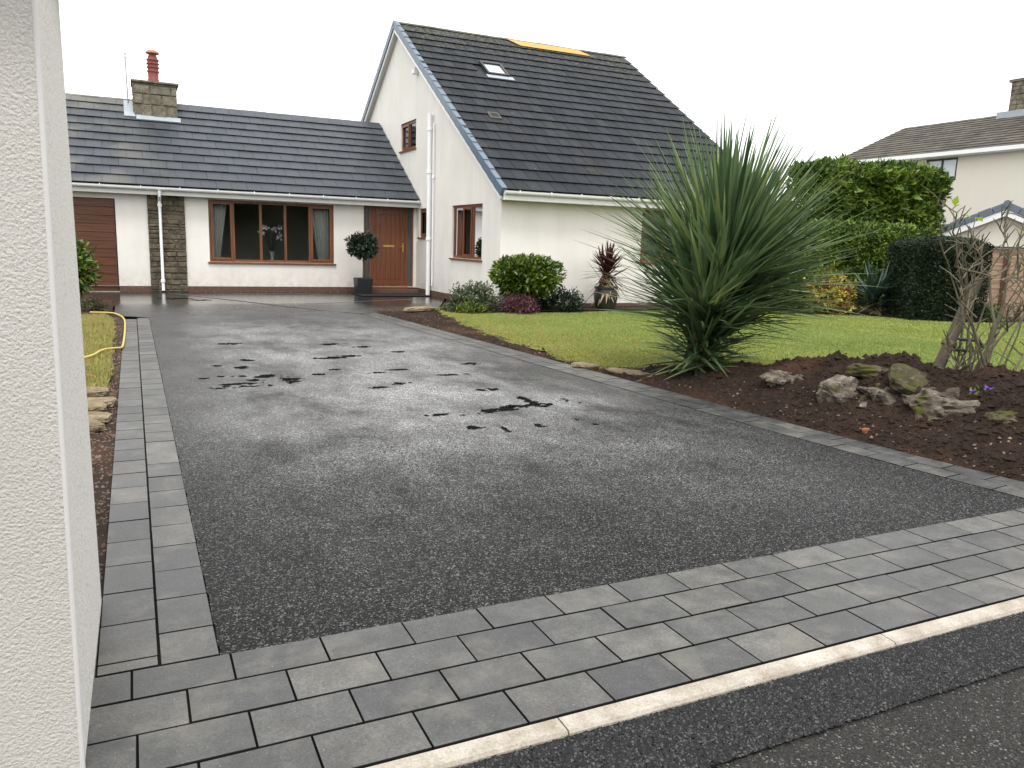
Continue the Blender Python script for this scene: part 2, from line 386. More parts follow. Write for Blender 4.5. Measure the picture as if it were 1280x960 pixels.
def mesh_np(name, V, F, mat, smooth=False, rnd=None):
    V = np.ascontiguousarray(V, dtype=np.float32); F = np.ascontiguousarray(F, dtype=np.int32); n, k = F.shape
    me = bpy.data.meshes.new(name); me.vertices.add(len(V)); me.vertices.foreach_set('co', V.ravel())
    me.loops.add(n*k); me.loops.foreach_set('vertex_index', F.ravel())
    me.polygons.add(n); me.polygons.foreach_set('loop_start', np.arange(0, n*k, k, dtype=np.int32))
    me.polygons.foreach_set('loop_total', np.full(n, k, dtype=np.int32))
    me.update(calc_edges=True)
    if smooth: me.polygons.foreach_set('use_smooth', np.ones(n, dtype=bool))
    if rnd is not None:
        a = me.attributes.new('rnd', 'FLOAT', 'FACE'); a.data.foreach_set('value', np.ascontiguousarray(rnd, dtype=np.float32))
    me.materials.append(mat); return me

class MB:
    def __init__(s): s.v = []; s.f = []; s.r = []; s.cur = 0.0
    def add(s, vs, fs):
        b = len(s.v); s.v += [tuple(v) for v in vs]; s.f += [tuple(i+b for i in f) for f in fs]; s.r += [s.cur]*len(fs); return s
    def hexa(s, p): return s.add(p, [(0, 3, 2, 1), (4, 5, 6, 7), (0, 1, 5, 4), (1, 2, 6, 5), (2, 3, 7, 6), (3, 0, 4, 7)])
    def box(s, x0, y0, z0, x1, y1, z1, fn=None):
        p = [(x0, y0, z0), (x1, y0, z0), (x1, y1, z0), (x0, y1, z0), (x0, y0, z1), (x1, y0, z1), (x1, y1, z1), (x0, y1, z1)]
        return s.hexa([fn(*q) for q in p] if fn else p)
    def quad(s, *p): return s.add(p, [tuple(range(len(p)))])
    def prism(s, pts, d):           # polygon extruded along vector d
        n = len(pts); q = [tuple(Vector(p)+Vector(d)) for p in pts]
        return s.add(list(pts)+q, [tuple(range(n))[::-1], tuple(range(n, 2*n))]+[(i, (i+1) % n, n+(i+1) % n, n+i) for i in range(n)])
    def tube(s, pts, rad, n=8, cap=True):
        pts = [Vector(p) for p in pts]; rad = rad if isinstance(rad, (list, tuple)) else [rad]*len(pts)
        vs = []; up = None
        for i, p in enumerate(pts):
            d = (pts[min(i+1, len(pts)-1)]-pts[max(i-1, 0)]).normalized()
            if up is None: up = d.orthogonal().normalized()
            a = (up-d*up.dot(d)).normalized(); up = a; b = d.cross(a)
            for k in range(n):
                t = 2*math.pi*k/n; vs.append(p+(a*math.cos(t)+b*math.sin(t))*rad[i])
        fs = [(i*n+k, i*n+(k+1) % n, (i+1)*n+(k+1) % n, (i+1)*n+k) for i in range(len(pts)-1) for k in range(n)]
        if cap: fs += [tuple(range(n))[::-1], tuple(range((len(pts)-1)*n, len(pts)*n))]
        return s.add(vs, fs)
    def lathe(s, prof, c=(0, 0, 0), n=20):
        vs = []; 
        for r, z in prof:
            for k in range(n): t = 2*math.pi*k/n; vs.append((c[0]+r*math.cos(t), c[1]+r*math.sin(t), c[2]+z))
        fs = [(i*n+k, i*n+(k+1) % n, (i+1)*n+(k+1) % n, (i+1)*n+k) for i in range(len(prof)-1) for k in range(n)]
        fs += [tuple(range(n))[::-1], tuple(range((len(prof)-1)*n, len(prof)*n))]
        return s.add(vs, fs)
    def mesh(s, name, mat, smooth=False, bevel=0, seg=1, off=(0, 0, 0)):
        me = bpy.data.meshes.new(name); o = Vector(off)
        me.from_pydata([Vector(v)-o for v in s.v], [], s.f)
        if len(set(s.r)) > 1:
            a = me.attributes.new('rnd', 'FLOAT', 'FACE'); a.data.foreach_set('value', s.r)
        bm = bmesh.new(); bm.from_mesh(me)
        if bevel:
            bmesh.ops.remove_doubles(bm, verts=bm.verts, dist=1e-5)
            es = [e for e in bm.edges if len(e.link_faces) == 2 and e.calc_face_angle(0) > .5]
            bmesh.ops.bevel(bm, geom=es, offset=bevel, segments=seg, affect='EDGES', profile=.5)
        bmesh.ops.recalc_face_normals(bm, faces=bm.faces)
        bm.to_mesh(me); bm.free()
        if smooth:
            me.polygons.foreach_set('use_smooth', [True]*len(me.polygons))
            try: me.set_sharp_from_angle(angle=R(40))
            except Exception: pass
        me.materials.append(mat); me.update(); return me
    def build(s, name, mat, parent=None, smooth=False, bevel=0, seg=1, loc=None, **kw):
        l = loc if loc is not None else (0, 0, 0)
        return link(name, s.mesh(name, mat, smooth, bevel, seg, l), parent, l, **kw)

def blob(name, mat, c, size, seed, amp=.25, freq=1.6, flat=.0, sub=3, rot=(0, 0, 0), quant=.0, **kw):
    """rock / boulder: an icosphere pushed by noise, origin at its centre"""
    bm = bmesh.new(); bmesh.ops.create_icosphere(bm, subdivisions=sub+1, radius=1)
    V = np.array([v.co[:] for v in bm.verts]); 
    n = fbm(V*freq+seed*7.7, 4, .55)
    if quant: n = n*(1-quant)+quant*np.round(n*3)/3
    V = V*(1+amp*n)[:, None]
    V = V*(1-.5*amp*np.abs(fbm(V*freq*1.9+seed*3.3, 4, .6)))[:, None]
    V *= (1+.07*np.sin(8*V[:, 2]+4*fbm(V*1.5+seed, 2)))[:, None]
    V += .05*np.stack([fbm(V*7+seed+i*9, 3, .65) for i in range(3)], 1)
    if flat: V = np.sign(V)*np.abs(V)**(1-flat)
    V *= np.array(size)
    for v, q in zip(bm.verts, V): v.co = q
    me = bpy.data.meshes.new(name); bm.to_mesh(me); bm.free(); me.materials.append(mat)
    me.polygons.foreach_set('use_smooth', [False]*len(me.polygons))
    return link(name, me, kw.pop('parent', None), c, rot, **kw)

def unit(a): return a/np.maximum(1e-9, np.linalg.norm(a, axis=-1, keepdims=True))
def leaf_cloud(P, D, length, width, fold=.25, jit=.5, seed=0, var=.35):
    """leaves at P pointing along D: folded rhombi (2 triangles each); returns V,F,rnd"""
    g = np.random.default_rng(seed); n = len(P)
    D = unit(D+jit*g.normal(size=(n, 3))); up = unit(g.normal(size=(n, 3))+np.array([0, 0, 1.2]))
    Sd = unit(np.cross(D, up)); N = np.cross(Sd, D)
    L = length*(1+var*g.uniform(-1, 1, n))[:, None]; Wd = width*(1+var*g.uniform(-1, 1, n))[:, None]
    base = P; tip = P+D*L-N*L*.12; mid = P+D*L*.45
    l = mid-Sd*Wd*.5+N*Wd*fold; r = mid+Sd*Wd*.5+N*Wd*fold
    V = np.stack([base, l, tip, r], 1).reshape(-1, 3)
    i = np.arange(n)*4; F = np.stack([np.stack([i, i+1, i+2], 1), np.stack([i, i+2, i+3], 1)], 1).reshape(-1, 3)
    return V, F, np.repeat(g.random(n), 2)
def crown_points(n, c, rad, seed, lump=.18, shell=.55, freq=2.2, zmin=None, flatp=0.0):
    g = np.random.default_rng(seed); d = unit(g.normal(size=(n, 3)))
    r = shell+(1-shell)*g.random(n)**.6
    k = 1+lump*fbm(d*freq+seed*3.1, 3)
    if flatp: d2 = np.sign(d)*np.abs(d)**(1-flatp)
    else: d2 = d
    P = np.array(c)+d2*(r*k)[:, None]*np.array(rad)
    if zmin is not None: keep = P[:, 2] > zmin; P = P[keep]; d = d[keep]
    return P, d
def box_points(n, lo, hi, seed, rough=.06, depth=.25, rnd_top=.15):
    """points near the faces of a clipped hedge"""
    g = np.random.default_rng(seed); lo = np.array(lo, float); hi = np.array(hi, float); s = hi-lo
    areas = np.array([s[1]*s[2], s[1]*s[2], s[0]*s[2], s[0]*s[2], s[0]*s[1]]); f = g.choice(5, n, p=areas/areas.sum())
    u = g.random((n, 3)); D = np.zeros((n, 3))
    for k, (ax, sd) in enumerate(((0, 0), (0, 1), (1, 0), (1, 1), (2, 1))):
        m = f == k; dp = np.minimum(g.random(m.sum())**1.6*depth/s[ax], .5)
        u[m, ax] = dp if sd == 0 else 1-dp; D[m, ax] = -1 if sd == 0 else 1
    P = lo+u*s
    # rounded shoulders
    c = (lo+hi)/2; q = (P-c)/(s/2); rr = np.clip(1-rnd_top*np.maximum(0, q[:, 2])**3*np.maximum(np.abs(q[:, 0]), np.abs(q[:, 1]))**4, .6, 1)
    P[:, 2] = lo[2]+(P[:, 2]-lo[2])*rr
    P += D*(rough*fbm(P*1.3+seed, 3))[:, None]
    return P, D
def shoots(P, D, k, seed):
    return P, unit(D+np.array([0, 0, k]))

def foliage(name, mat, parent, P, D, length, width, seed, inner=0.0, **kw):
    V, F, r = leaf_cloud(P, D, length, width, seed=seed, **kw)
    if inner:      # the dense inner leaves that close the crown
        g = np.random.default_rng(seed+99); c = np.array([P[:, 0].mean(), P[:, 1].mean(), P[:, 2].min()*.35+P[:, 2].mean()*.65]); k = g.random(len(P)) < inner
        s = g.uniform(.62, .86, k.sum())[:, None]; V2, F2, r2 = leaf_cloud(c+(P[k]-c)*s, D[k], length*1.7, width*2.1, seed=seed+5, fold=.1, jit=1.0)
        F = np.concatenate([F, F2+len(V)]); V = np.concatenate([V, V2]); r = np.concatenate([r, r2*.5])
    return link(name, mesh_np(name, V, F, mat, rnd=r), parent)

def blade_strip(length, width, droop, segs=5, fold=.22, twist=0):
    """sword leaf growing along +X from the origin, drooping towards -Z"""
    V = []; F = []
    for i in range(segs+1):
        t = i/segs; w = width*(.55+.9*t if t < .3 else .82*(1-((t-.3)/.7)**1.7))*.5
        x = length*t*(1-.12*droop*t); z = -droop*length*.5*t*t
        c, s_ = math.cos(twist*t), math.sin(twist*t)
        for a, b in ((-w, w*fold), (0, 0), (w, w*fold)): V.append((x, a*c-b*s_, z+a*s_+b*c))
    for i in range(segs):
        for k in (0, 1): F.append((i*3+k, i*3+k+1, i*3+3+k+1, i*3+3+k))
    return np.array(V), np.array(F)
def rot_to(az, el, roll=0): return Euler((roll, -el, az), 'XYZ')

# ------------------------------------------------------------------ the ground, the road, the drive
def sheet(name, pts, z, mat, **kw):
    return MB().quad(*[(x, y, z) for x, y in pts]).build(name, mat, kind='structure', **kw)
sheet('ground', [(-300, -300), (300, -300), (300, 300), (-300, 300)], -.09, M['ground'])
sheet('old_road', [(-30, -8), (40, -8), (40, 1.70), (-30, 1.70)], -.020, M['oldroad'])
g = []
xs = np.linspace(-6, 22, 1400)
me_pts = [(x, 1.995) for x in (-6, 22)][::-1]+[(x, 1.69+.004*math.sin(x*3)+.007*random.uniform(-1, 1)) for x in xs]
sheet('road_strip', me_pts[::-1], -.012, M['road'])
# right edge of the drive
RB = [(5.24, 2.905), (5.10, 4.0), (4.98, 5.1), (4.86, 6.9), (4.70, 9.2), (4.52, 12.0), (4.36, 14.6), (4.30, 15.7), (4.22, 16.3)]
def rb(y): return float(np.interp(y, [p[1] for p in RB], [p[0] for p in RB]))
drv = [(.225, 2.905)]+RB+[(4.9, 16.6), (6.0, 16.9), (6.4, 17.4), (7.72, 20.5), (7.72, 23.0), (-3.0, 23.0), (-3.0, 19.9), (-.6, 19.9), (-.38, 18.4), (-.36, 16.9), (-.20, 16.3), (.225, 16.0)]
# ragged, rolled edge where the tarmac meets the blocks
def ragged(pts, step=.05, amp=.006):
    out = []
    for (x0, y0), (x1, y1) in zip(pts, pts[1:]+pts[:1]):
        n = max(1, int(math.hypot(x1-x0, y1-y0)/step)) if min(y0, y1) < 7 else 1
        for k in range(n):
            t = k/n; out.append((x0+(x1-x0)*t+random.uniform(-amp, amp), y0+(y1-y0)*t+random.uniform(-amp, amp)))
    return out
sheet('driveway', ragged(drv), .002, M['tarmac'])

# ------------------------------------------------------------------ paving blocks
def block_mesh(L, Wd, name='paving_block'):
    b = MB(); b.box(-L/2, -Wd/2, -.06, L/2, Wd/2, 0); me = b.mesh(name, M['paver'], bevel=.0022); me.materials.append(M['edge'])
    for p in me.polygons: p.material_index = 0 if p.normal.z > .95 else 1     # joint shade painted dark on sides and chamfers, with soil and grit
    return me
BM = {}
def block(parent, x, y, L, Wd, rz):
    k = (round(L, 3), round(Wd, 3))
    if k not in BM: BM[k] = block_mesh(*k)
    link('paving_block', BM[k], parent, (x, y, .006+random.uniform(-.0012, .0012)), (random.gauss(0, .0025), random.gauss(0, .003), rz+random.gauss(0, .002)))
apron = sheet('paved_apron', [(-3, 2.075), (9, 2.075), (9, 2.90), (-3, 2.90)], -.016, M['joint'])
rows = [(2.906, 2.712, .26), (2.708, 2.500, .098), (2.496, 2.290, .275), (2.286, 2.080, .105)]
P_ = .3325
for y1, y0, ph in rows:
    x = ph-4*P_
    while x < 7.2:
        a, b = x, x+P_
        if b > -.75:
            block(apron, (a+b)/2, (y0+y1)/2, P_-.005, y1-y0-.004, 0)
        x += P_
lb = sheet('paved_border', [(-.19, 2.905), (.23, 2.905), (.23, 15.9), (-.19, 15.65)], -.016, M['joint'])
for x0, x1, ph, yend in ((-.186, .016, 2.985, 15.7), (.021, .224, 3.16, 15.9)):
    block(lb, (x0+x1)/2, (2.91+ph)/2, ph-2.914-.003, x1-x0-.003, R(90)) if False else block(lb, (x0+x1)/2, (2.91+ph)/2, x1-x0-.003, ph-2.91-.006, 0)
    y = ph
    while y < yend:
        h = min(.3155, yend-y); 
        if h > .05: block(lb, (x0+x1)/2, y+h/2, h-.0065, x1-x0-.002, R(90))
        y += .3155
# right border: two courses that follow the curve
rbm = [(x, y) for x, y in RB]; outer = [(x+.415, y+.04) for x, y in RB]
rbs = sheet('paved_border', rbm+outer[::-1], -.016, M['joint'])
def along(pts, s):
    for (x0, y0), (x1, y1) in zip(pts, pts[1:]):
        d = math.hypot(x1-x0, y1-y0)
        if s <= d: return x0+(x1-x0)*s/d, y0+(y1-y0)*s/d, math.atan2(y1-y0, x1-x0)
        s -= d
    return None
for off, ph in ((.103, .02), (.309, .17)):
    s = ph
    if ph > .1:
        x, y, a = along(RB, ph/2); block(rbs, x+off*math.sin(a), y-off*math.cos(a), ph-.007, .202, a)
    while True:
        q = along(RB, s+.158)
        if q is None: break
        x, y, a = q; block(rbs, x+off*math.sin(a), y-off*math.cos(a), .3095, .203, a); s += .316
# single course running from the end of the border to the foot of the down-pipe
ch = [(4.42, 16.15), (3.35, 17.75), (.78, 22.6)]
rbc = sheet('paved_channel', [(4.34, 16.08), (4.50, 16.22), (3.43, 17.80), (.86, 22.62), (.70, 22.56), (3.27, 17.70)], -.003, M['joint'])
for i in range(40):
    q = along(ch, .01+i*.19+.09)
    if q is None: break
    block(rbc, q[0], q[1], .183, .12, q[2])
sheet('tarmac_seam', [(3.6, 18.90), (7.05, 20.30), (7.03, 20.36), (3.56, 18.95)], .007, M['wet'])
sheet('tarmac_seam', [(2.4, 22.3), (4.7, 22.25), (4.7, 22.32), (2.4, 22.36)], .007, M['wet'])

# kerb stones between the apron and the road
kerb = sheet('kerb', [(-6, 1.99), (12, 1.99), (12, 2.06), (-6, 2.06)], -.03, M['joint'])
x = 1.2-1.52*4
while x < 11:
    b = MB(); n = 14; top = []
    for i in range(n+1):
        u = .003+(1.514)*i/n; w = .0008*math.sin(u*11+x)+.0009*random.uniform(-1, 1)
        top.append((u, w))
    for (u0, w0), (u1, w1) in zip(top, top[1:]):
        f = lambda u, w: [(x+u, 1.988+w, -.12), (x+u, 1.988+w, -.004+w), (x+u, 1.996+w, .006), (x+u, 2.064, .009), (x+u, 2.072, .002), (x+u, 2.072, -.12)]
        p, q = f(u0, w0), f(u1, w1)
        for k in range(5): b.quad(p[k], p[k+1], q[k+1], q[k])
    p0 = [(x+.003, 1.988, -.12), (x+.003, 1.988, -.004), (x+.003, 1.996, .006), (x+.003, 2.064, .009), (x+.003, 2.072, .002), (x+.003, 2.072, -.12)]
    b.quad(*p0); b.quad(*[(q[0]+1.514, q[1], q[2]) for q in p0][::-1])
    b.build('kerb_stone', M['kerb'], kerb, smooth=True); x += 1.52

# loose chippings rolled into the tarmac surface: real grains where the camera stands close
def chips(name, n, area, z, size, mat, seed, keep=None, kind='stuff', label=None, parent=None, flat=.6):
    g = np.random.default_rng(seed); x0, y0, x1, y1 = area
    P = np.stack([g.uniform(x0, x1, n), g.uniform(y0, y1, n), np.zeros(n)], 1)
    if keep is not None: P = P[keep(P)]
    n = len(P); P[:, 2] = z(P) if callable(z) else z
    s = size*(.5+g.random(n)**2*1.1)
    base = np.array([(1, 0, 0), (0, 1, 0), (-1, 0, 0), (0, -1, 0), (0, 0, 1)], float)
    J = 1+.5*g.uniform(-1, 1, (n, 5, 1)); a = g.uniform(0, 6.28, n); ca, sa = np.cos(a), np.sin(a)
    V = base[None]*J*s[:, None, None]; V[:, :, 2] *= flat; V[:, 4, :2] += (g.uniform(-.5, .5, (n, 2))*s[:, None])
    X = V[:, :, 0]*ca[:, None]-V[:, :, 1]*sa[:, None]; Y = V[:, :, 0]*sa[:, None]+V[:, :, 1]*ca[:, None]
    V = np.stack([X, Y, V[:, :, 2]-.15*s[:, None]], 2)+P[:, None, :]
    i = np.arange(n)*5; F = np.stack([np.stack([i+k, i+(k+1) % 4, i+4], 1) for k in range(4)], 1).reshape(-1, 3)
    return link(name, mesh_np(name, V.reshape(-1, 3), F, mat, rnd=np.repeat(g.random(n), 4)), parent, kind=kind, label=label)

indrive = lambda P: (P[:, 0] > .235) & (P[:, 0] < rb(2.9)-.02) & (P[:, 0] < np.interp(P[:, 1], [p[1] for p in RB], [p[0] for p in RB])-.012) & (P[:, 1] > 2.915)
chips('tarmac_aggregate', 230000, (.22, 2.9, 5.25, 6.2), .0025, .0037, M['agg'], 71, lambda P: indrive(P) & (np.random.default_rng(1).random(len(P)) < sstep(6.2, 3.2, P[:, 1])*.8+.2), flat=.7)
chips('old_road_grit', 30000, (1.2, 1.0, 3.6, 1.685), -.0195, .0042, M['agg'], 73, flat=.5)
chips('road_aggregate', 70000, (.4, 1.69, 4.2, 1.985), -.0095, .0048, M['agg2'], 72, flat=.8)
# standing water left in the hollows of the drive
def puddle(x, y, a, b, seed, ang=0, parent=None):
    n = 220; t = np.linspace(0, 2*math.pi, n, endpoint=False); d = np.stack([np.cos(t), np.sin(t), np.full(n, seed*3.3)], 1)
    r = np.maximum(.12, 1+.55*fbm(d*1.7, 3)+.42*fbm(d*5, 4, .7))
    px, py = r*d[:, 0]*a, r*d[:, 1]*b; ca, sa = math.cos(ang), math.sin(ang)
    V = [(x+u*ca-v*sa, y+u*sa+v*ca, .006) for u, v in zip(px, py)]
    return V, [(k, (k+1) % n, n) for k in range(n)]
def puddles(lst):
    for k, (seed, parts) in enumerate(lst):
        b = MB()
        for j, (x, y, a, c) in enumerate(parts):
            c *= 1.3; a *= .92; st = .009; nx, ny = int(a*3.2/st), int(c*3.6/st)+4; gx, gy = np.meshgrid(np.arange(nx)-nx/2, np.arange(ny)-ny/2); gx = gx.ravel()*st; gy = gy.ravel()*st
            ww = np.random.default_rng(seed*31+j); Q = np.stack([(x+gx)*11, (y+gy)*10, np.full(len(gx), seed*.37+j)], 1)
            ok = (gx/a)**2+(gy/c)**2 < .8+1.9*fbm(Q, 4, .7)
            for u, v in zip(gx[ok], gy[ok]): b.quad((x+u-st*.52, y+v-st*.5, .0065), (x+u+st*.52, y+v-st*.5, .0065), (x+u+st*.52, y+v+st*.5, .0065), (x+u-st*.52, y+v+st*.5, .0065))
        if b.f: b.build('puddle', M['puddle'], kind='structure')
puddles([
 (1, [(.80, 8.46, .16, .055), (.98, 8.62, .20, .035), (1.12, 8.44, .16, .035), (1.17, 8.82, .10, .05), (1.28, 9.02, .13, .06), (1.02, 9.1, .07, .03)]),
 (2, [(1.51, 8.76, .085, .14)]), (3, [(1.86, 9.0, .06, .08)]), (4, [(2.3, 10.25, .22, .06), (2.55, 10.35, .12, .05)]),
 (5, [(2.33, 8.02, .10, .06)]), (6, [(2.58, 8.2, .10, .04)]), (7, [(2.55, 8.95, .2, .03), (2.85, 9.1, .16, .025)]),
 (8, [(2.95, 6.62, .08, .05), (3.14, 6.62, .09, .06), (3.42, 6.70, .20, .055), (3.52, 6.95, .05, .14), (2.75, 6.5, .14, .02)]),
 (9, [(2.42, 6.58, .10, .03)]), (10, [(3.36, 7.6, .12, .05)]), (11, [(3.88, 6.86, .05, .07), (3.97, 6.7, .06, .03)]),
 (12, [(2.78, 5.94, .025, .10), (2.66, 5.98, .05, .03)]), (13, [(3.13, 5.92, .045, .05)]), (14, [(2.53, 6.0, .06, .05)]),
 (15, [(1.1, 9.72, .08, .05), (.85, 9.9, .06, .03)]), (16, [(1.3, 10.3, .1, .05)]), (17, [(3.3, 10.6, .1, .03), (3.0, 11.2, .14, .05)]),
 (18, [(3.9, 9.35, .14, .06)]), (19, [(2.6, 11.6, .15, .06)]), (20, [(1.2, 11.9, .13, .08)]), (21, [(.9, 20.6, .35, .12), (1.4, 20.1, .22, .1)]), (22, [(3.55, 6.02, .02, .03), (3.62, 5.8, .03, .02)]),
 (23, [(.62, 9.05, .10, .02), (.83, 9.15, .05, .03)]), (24, [(2.1, 9.3, .08, .03)]), (25, [(3.35, 8.6, .16, .03)])])

# ------------------------------------------------------------------ garden: lawn, soil bank, grass
def rbo(y): return np.interp(y, [p[1]+.04 for p in RB], [p[0]+.42 for p in RB])
LE = [(8.2, 5.80), (8.56, 5.25), (8.85, 5.15), (9.55, 5.22), (10.0, 5.40), (11.17, 5.25), (12.85, 5.46), (14.5, 5.70), (15.6, 5.85), (16.4, 6.1)]   # (Y, X) lawn edge
def ledge(y): return np.interp(y, [p[0] for p in LE], [p[1] for p in LE])
def bankH(y): return np.interp(y, [-2, 2.6, 3.8, 4.6, 5.2, 5.8, 6.5, 7.2, 7.9, 8.4], [.46, .51, .53, .50, .54, .42, .30, .20, .09, .0])
def bank(x, y):
    d = x-rbo(y); H = bankH(y)
    up = np.clip(d/1.02, 0, 1); up = np.where(up < .8, up*1.06, .848+.152*np.sin((up-.8)/.2*math.pi/2))
    return H*np.where(d < 1.02, up, 1-sstep(1.15, 2.1, d))
def grid(name, xs, ys, zf, mat, keep=None, **kw):
    X, Y = np.meshgrid(xs, ys); P = np.stack([X.ravel(), Y.ravel(), np.zeros(X.size)], 1); P[:, 2] = zf(P)
    nx, ny = len(xs), len(ys); i = (np.arange(ny-1)[:, None]*nx+np.arange(nx-1)[None]).ravel()
    F = np.stack([i, i+1, i+nx+1, i+nx], 1)
    if keep is not None: F = F[keep(P[F].mean(1))]
    return link(name, mesh_np(name, P, F, mat, smooth=True), None, **kw)
lawnz = lambda P: .03+.012*fbm(P*np.array([.8, .8, 0]), 3)
grid('lawn', np.linspace(4.6, 40, 160), np.linspace(-2, 17.6, 100), lawnz, M['lawn'], lambda c: c[:, 0] > np.where(c[:, 1] > 8.2, ledge(c[:, 1]), rbo(c[:, 1])+1.2), kind='structure')
def soilz(P):
    x, y = P[:, 0], P[:, 1]; h = bank(x, y)
    e = np.clip((x-rbo(y))/.12, 0, 1)
    rough = .045*fbm(P*np.array([3.2, 3.2, 0])+3, 4)+.028*fbm(P*np.array([13, 13, 0])+9, 3, .65)+.04*np.maximum(0, fbm(P*np.array([7, 7, 0])+31, 3)-.15)
    amp = np.clip(.35+h*2.2, .3, 1.25)
    back = 1-sstep(1.7, 2.2, x-rbo(y))*(y < 8.2)
    return -.012+.03*e+h+rough*amp*e*back-.03*(1-back)
grid('soil_bed', np.linspace(4.55, 8.4, 330), np.linspace(-1.0, 17.0, 900), soilz, M['soil'],
     lambda c: (c[:, 0] > rbo(c[:, 1])-.005) & (c[:, 0] < np.where(c[:, 1] > 8.2, ledge(c[:, 1])+.15, rbo(c[:, 1])+2.25)), kind='structure')
# clods and chippings on the bank
def clods(name, n, area, size, mat, seed, keep, zf):
    return chips(name, n, area, lambda P: zf(P)+.0, size, mat, seed, keep, flat=.8)
inbed = lambda P: (P[:, 0] > rbo(P[:, 1])+.015) & (P[:, 0] < np.where(P[:, 1] > 8.2, ledge(P[:, 1]), rbo(P[:, 1])+1.8))
clods('soil_clods', 110000, (4.6, 1.5, 8, 16.6), .014, M['soil'], 3, inbed, soilz)
clods('large_soil_clods', 5200, (4.6, 1.5, 8, 12), .036, M['soil'], 5, inbed, soilz)
clods('stone_chippings', 5200, (4.6, 1.5, 7, 16.6), .012, M['chip'], 6, lambda P: inbed(P) & (P[:, 0] < rbo(P[:, 1])+.5+.5*(P[:, 1] > 8)), soilz)

def grass(name, n, area, h, seed, zf, keep, w=.006, label=None):
    g = np.random.default_rng(seed); x0, y0, x1, y1 = area
    P = np.stack([g.uniform(x0, x1, n), g.uniform(y0, y1, n), np.zeros(n)], 1); P = P[keep(P)]; n = len(P); P[:, 2] = zf(P)-.004
    a = g.uniform(0, 6.28, n); t = g.uniform(.1, .9, n); hh = h*(.5+g.random(n)); b = g.uniform(0, 6.28, n)
    W_ = np.stack([np.cos(a), np.sin(a), 0*a], 1)*(w*(.6+.8*g.random(n)))[:, None]
    T = P+np.stack([np.cos(b)*np.sin(t), np.sin(b)*np.sin(t), np.cos(t)], 1)*hh[:, None]
    V = np.stack([P-W_, P+W_, T], 1).reshape(-1, 3); i = np.arange(n)*3
    return link(name, mesh_np(name, V, np.stack([i, i+1, i+2], 1), M['grass'], rnd=g.random(n)), kind='stuff', label=label)
onlawn = lambda P: (P[:, 0] > np.where(P[:, 1] > 8.2, ledge(P[:, 1])+.10*fbm(P*4, 2), rbo(P[:, 1])+1.55+.15*fbm(P*3, 2)))
grass('grass', 300000, (5.0, 6.5, 13, 16.9), .023, 11, lawnz, onlawn)
grass('grass', 160000, (10, 3, 24, 16.5), .026, 12, lawnz, lambda P: onlawn(P) & (P[:, 1]/P[:, 0] > .28), w=.009)
# left-hand lawn, its soil margin
llz = lambda P: .025+.01*fbm(P*2, 2)
def lle(y): return np.interp(y, [8.3, 9.3, 11.3, 14.1, 15.6, 16.1], [-.30, -.27, -.30, -.32, -.36, -.5])
sheet('lawn', [(-6, 8.35), (-.30, 8.35), (-.27, 9.3), (-.31, 11.3), (-.33, 14.1), (-.40, 15.8), (-.6, 16.2), (-6, 16.4)], .022, M['lawn'])
grass('grass', 90000, (-2.2, 8.25, -.2, 16.3), .045, 13, llz, lambda P: P[:, 0] < lle(P[:, 1])+.03*fbm(P*8, 2), w=.005)
lsz = lambda P: -.006+.012*fbm(P*np.array([9, 9, 0]), 3)
grid('soil_bed', np.linspace(-1.6, -.187, 90), np.linspace(3.5, 16.6, 500), lsz, M['soil'], kind='structure')
grid('soil_bed', np.linspace(-3, -.40, 60), np.linspace(16.2, 19.9, 60), lambda P: .03+.03*fbm(P*3, 3), M['soil'], lambda c: c[:, 0] < -.42-.04*np.sin(c[:, 1]*2), kind='structure')
clods('bark_chippings', 9000, (-1.0, 3.5, -.19, 16.2), .011, M['chip'], 15, lambda P: P[:, 0] > np.where(P[:, 1] > 8.3, lle(P[:, 1])-.03, -1), lsz)
# ------------------------------------------------------------------ the house
house = thing('house', 'white rendered house with steep grey roof, joined to a low wing with brown garage door', 'house', (7.72, 16.9, 0))
def solid_segments(u0, u1, holes, top):
    c = (u0+u1)/2; cuts = sorted([(a, b) for (x0, x1, a, b) in holes if x0-1e-6 <= u0 and u1 <= x1+1e-6])
    return cuts
def wall_panel(b, fn, us, zb, top, holes, t):
    """wall built of clean quads round its openings; fn(u,z,d) -> world, d = depth into the wall"""
    us = sorted(set([round(u, 4) for u in us]+[round(h[i], 4) for h in holes for i in (0, 1)]))
    for u0, u1 in zip(us, us[1:]):
        z = [(zb, zb)]
        for (x0, x1, a, c) in sorted([h for h in holes if h[0]-1e-4 <= u0 and u1 <= h[1]+1e-4], key=lambda h: h[2]):
            z += [(a, a), (c, c)]
        z.append((top(u0), top(u1)))
        for k in range(0, len(z), 2):
            (a0, a1), (c0, c1) = z[k], z[k+1]
            if c0-a0 < 1e-4 and c1-a1 < 1e-4: continue
            for d in (0, t): b.quad(fn(u0, a0, d), fn(u1, a1, d), fn(u1, c1, d), fn(u0, c0, d))
    for (x0, x1, a, c) in holes:
        b.quad(fn(x0, a, 0), fn(x0, c, 0), fn(x0, c, t), fn(x0, a, t)); b.quad(fn(x1, a, 0), fn(x1, c, 0), fn(x1, c, t), fn(x1, a, t))
        b.quad(fn(x0, c, 0), fn(x1, c, 0), fn(x1, c, t), fn(x0, c, t)); b.quad(fn(x0, a, 0), fn(x1, a, 0), fn(x1, a, t), fn(x0, a, t))
fF = lambda u, z, d: (u, 23.0+d, z)                 # wing front (faces -Y)
fG = lambda u, z, d: (7.72+d, u, z)                 # gable wall (faces -X)
fM = lambda u, z, d: (u, 16.9+d, z)                 # main front (faces -Y)
WIN1 = (1.89, 5.25, .82, 2.47); DOOR = (6.12, 7.64, .17, 2.57); GAR = (-3.4, -.34, .0, 2.37)
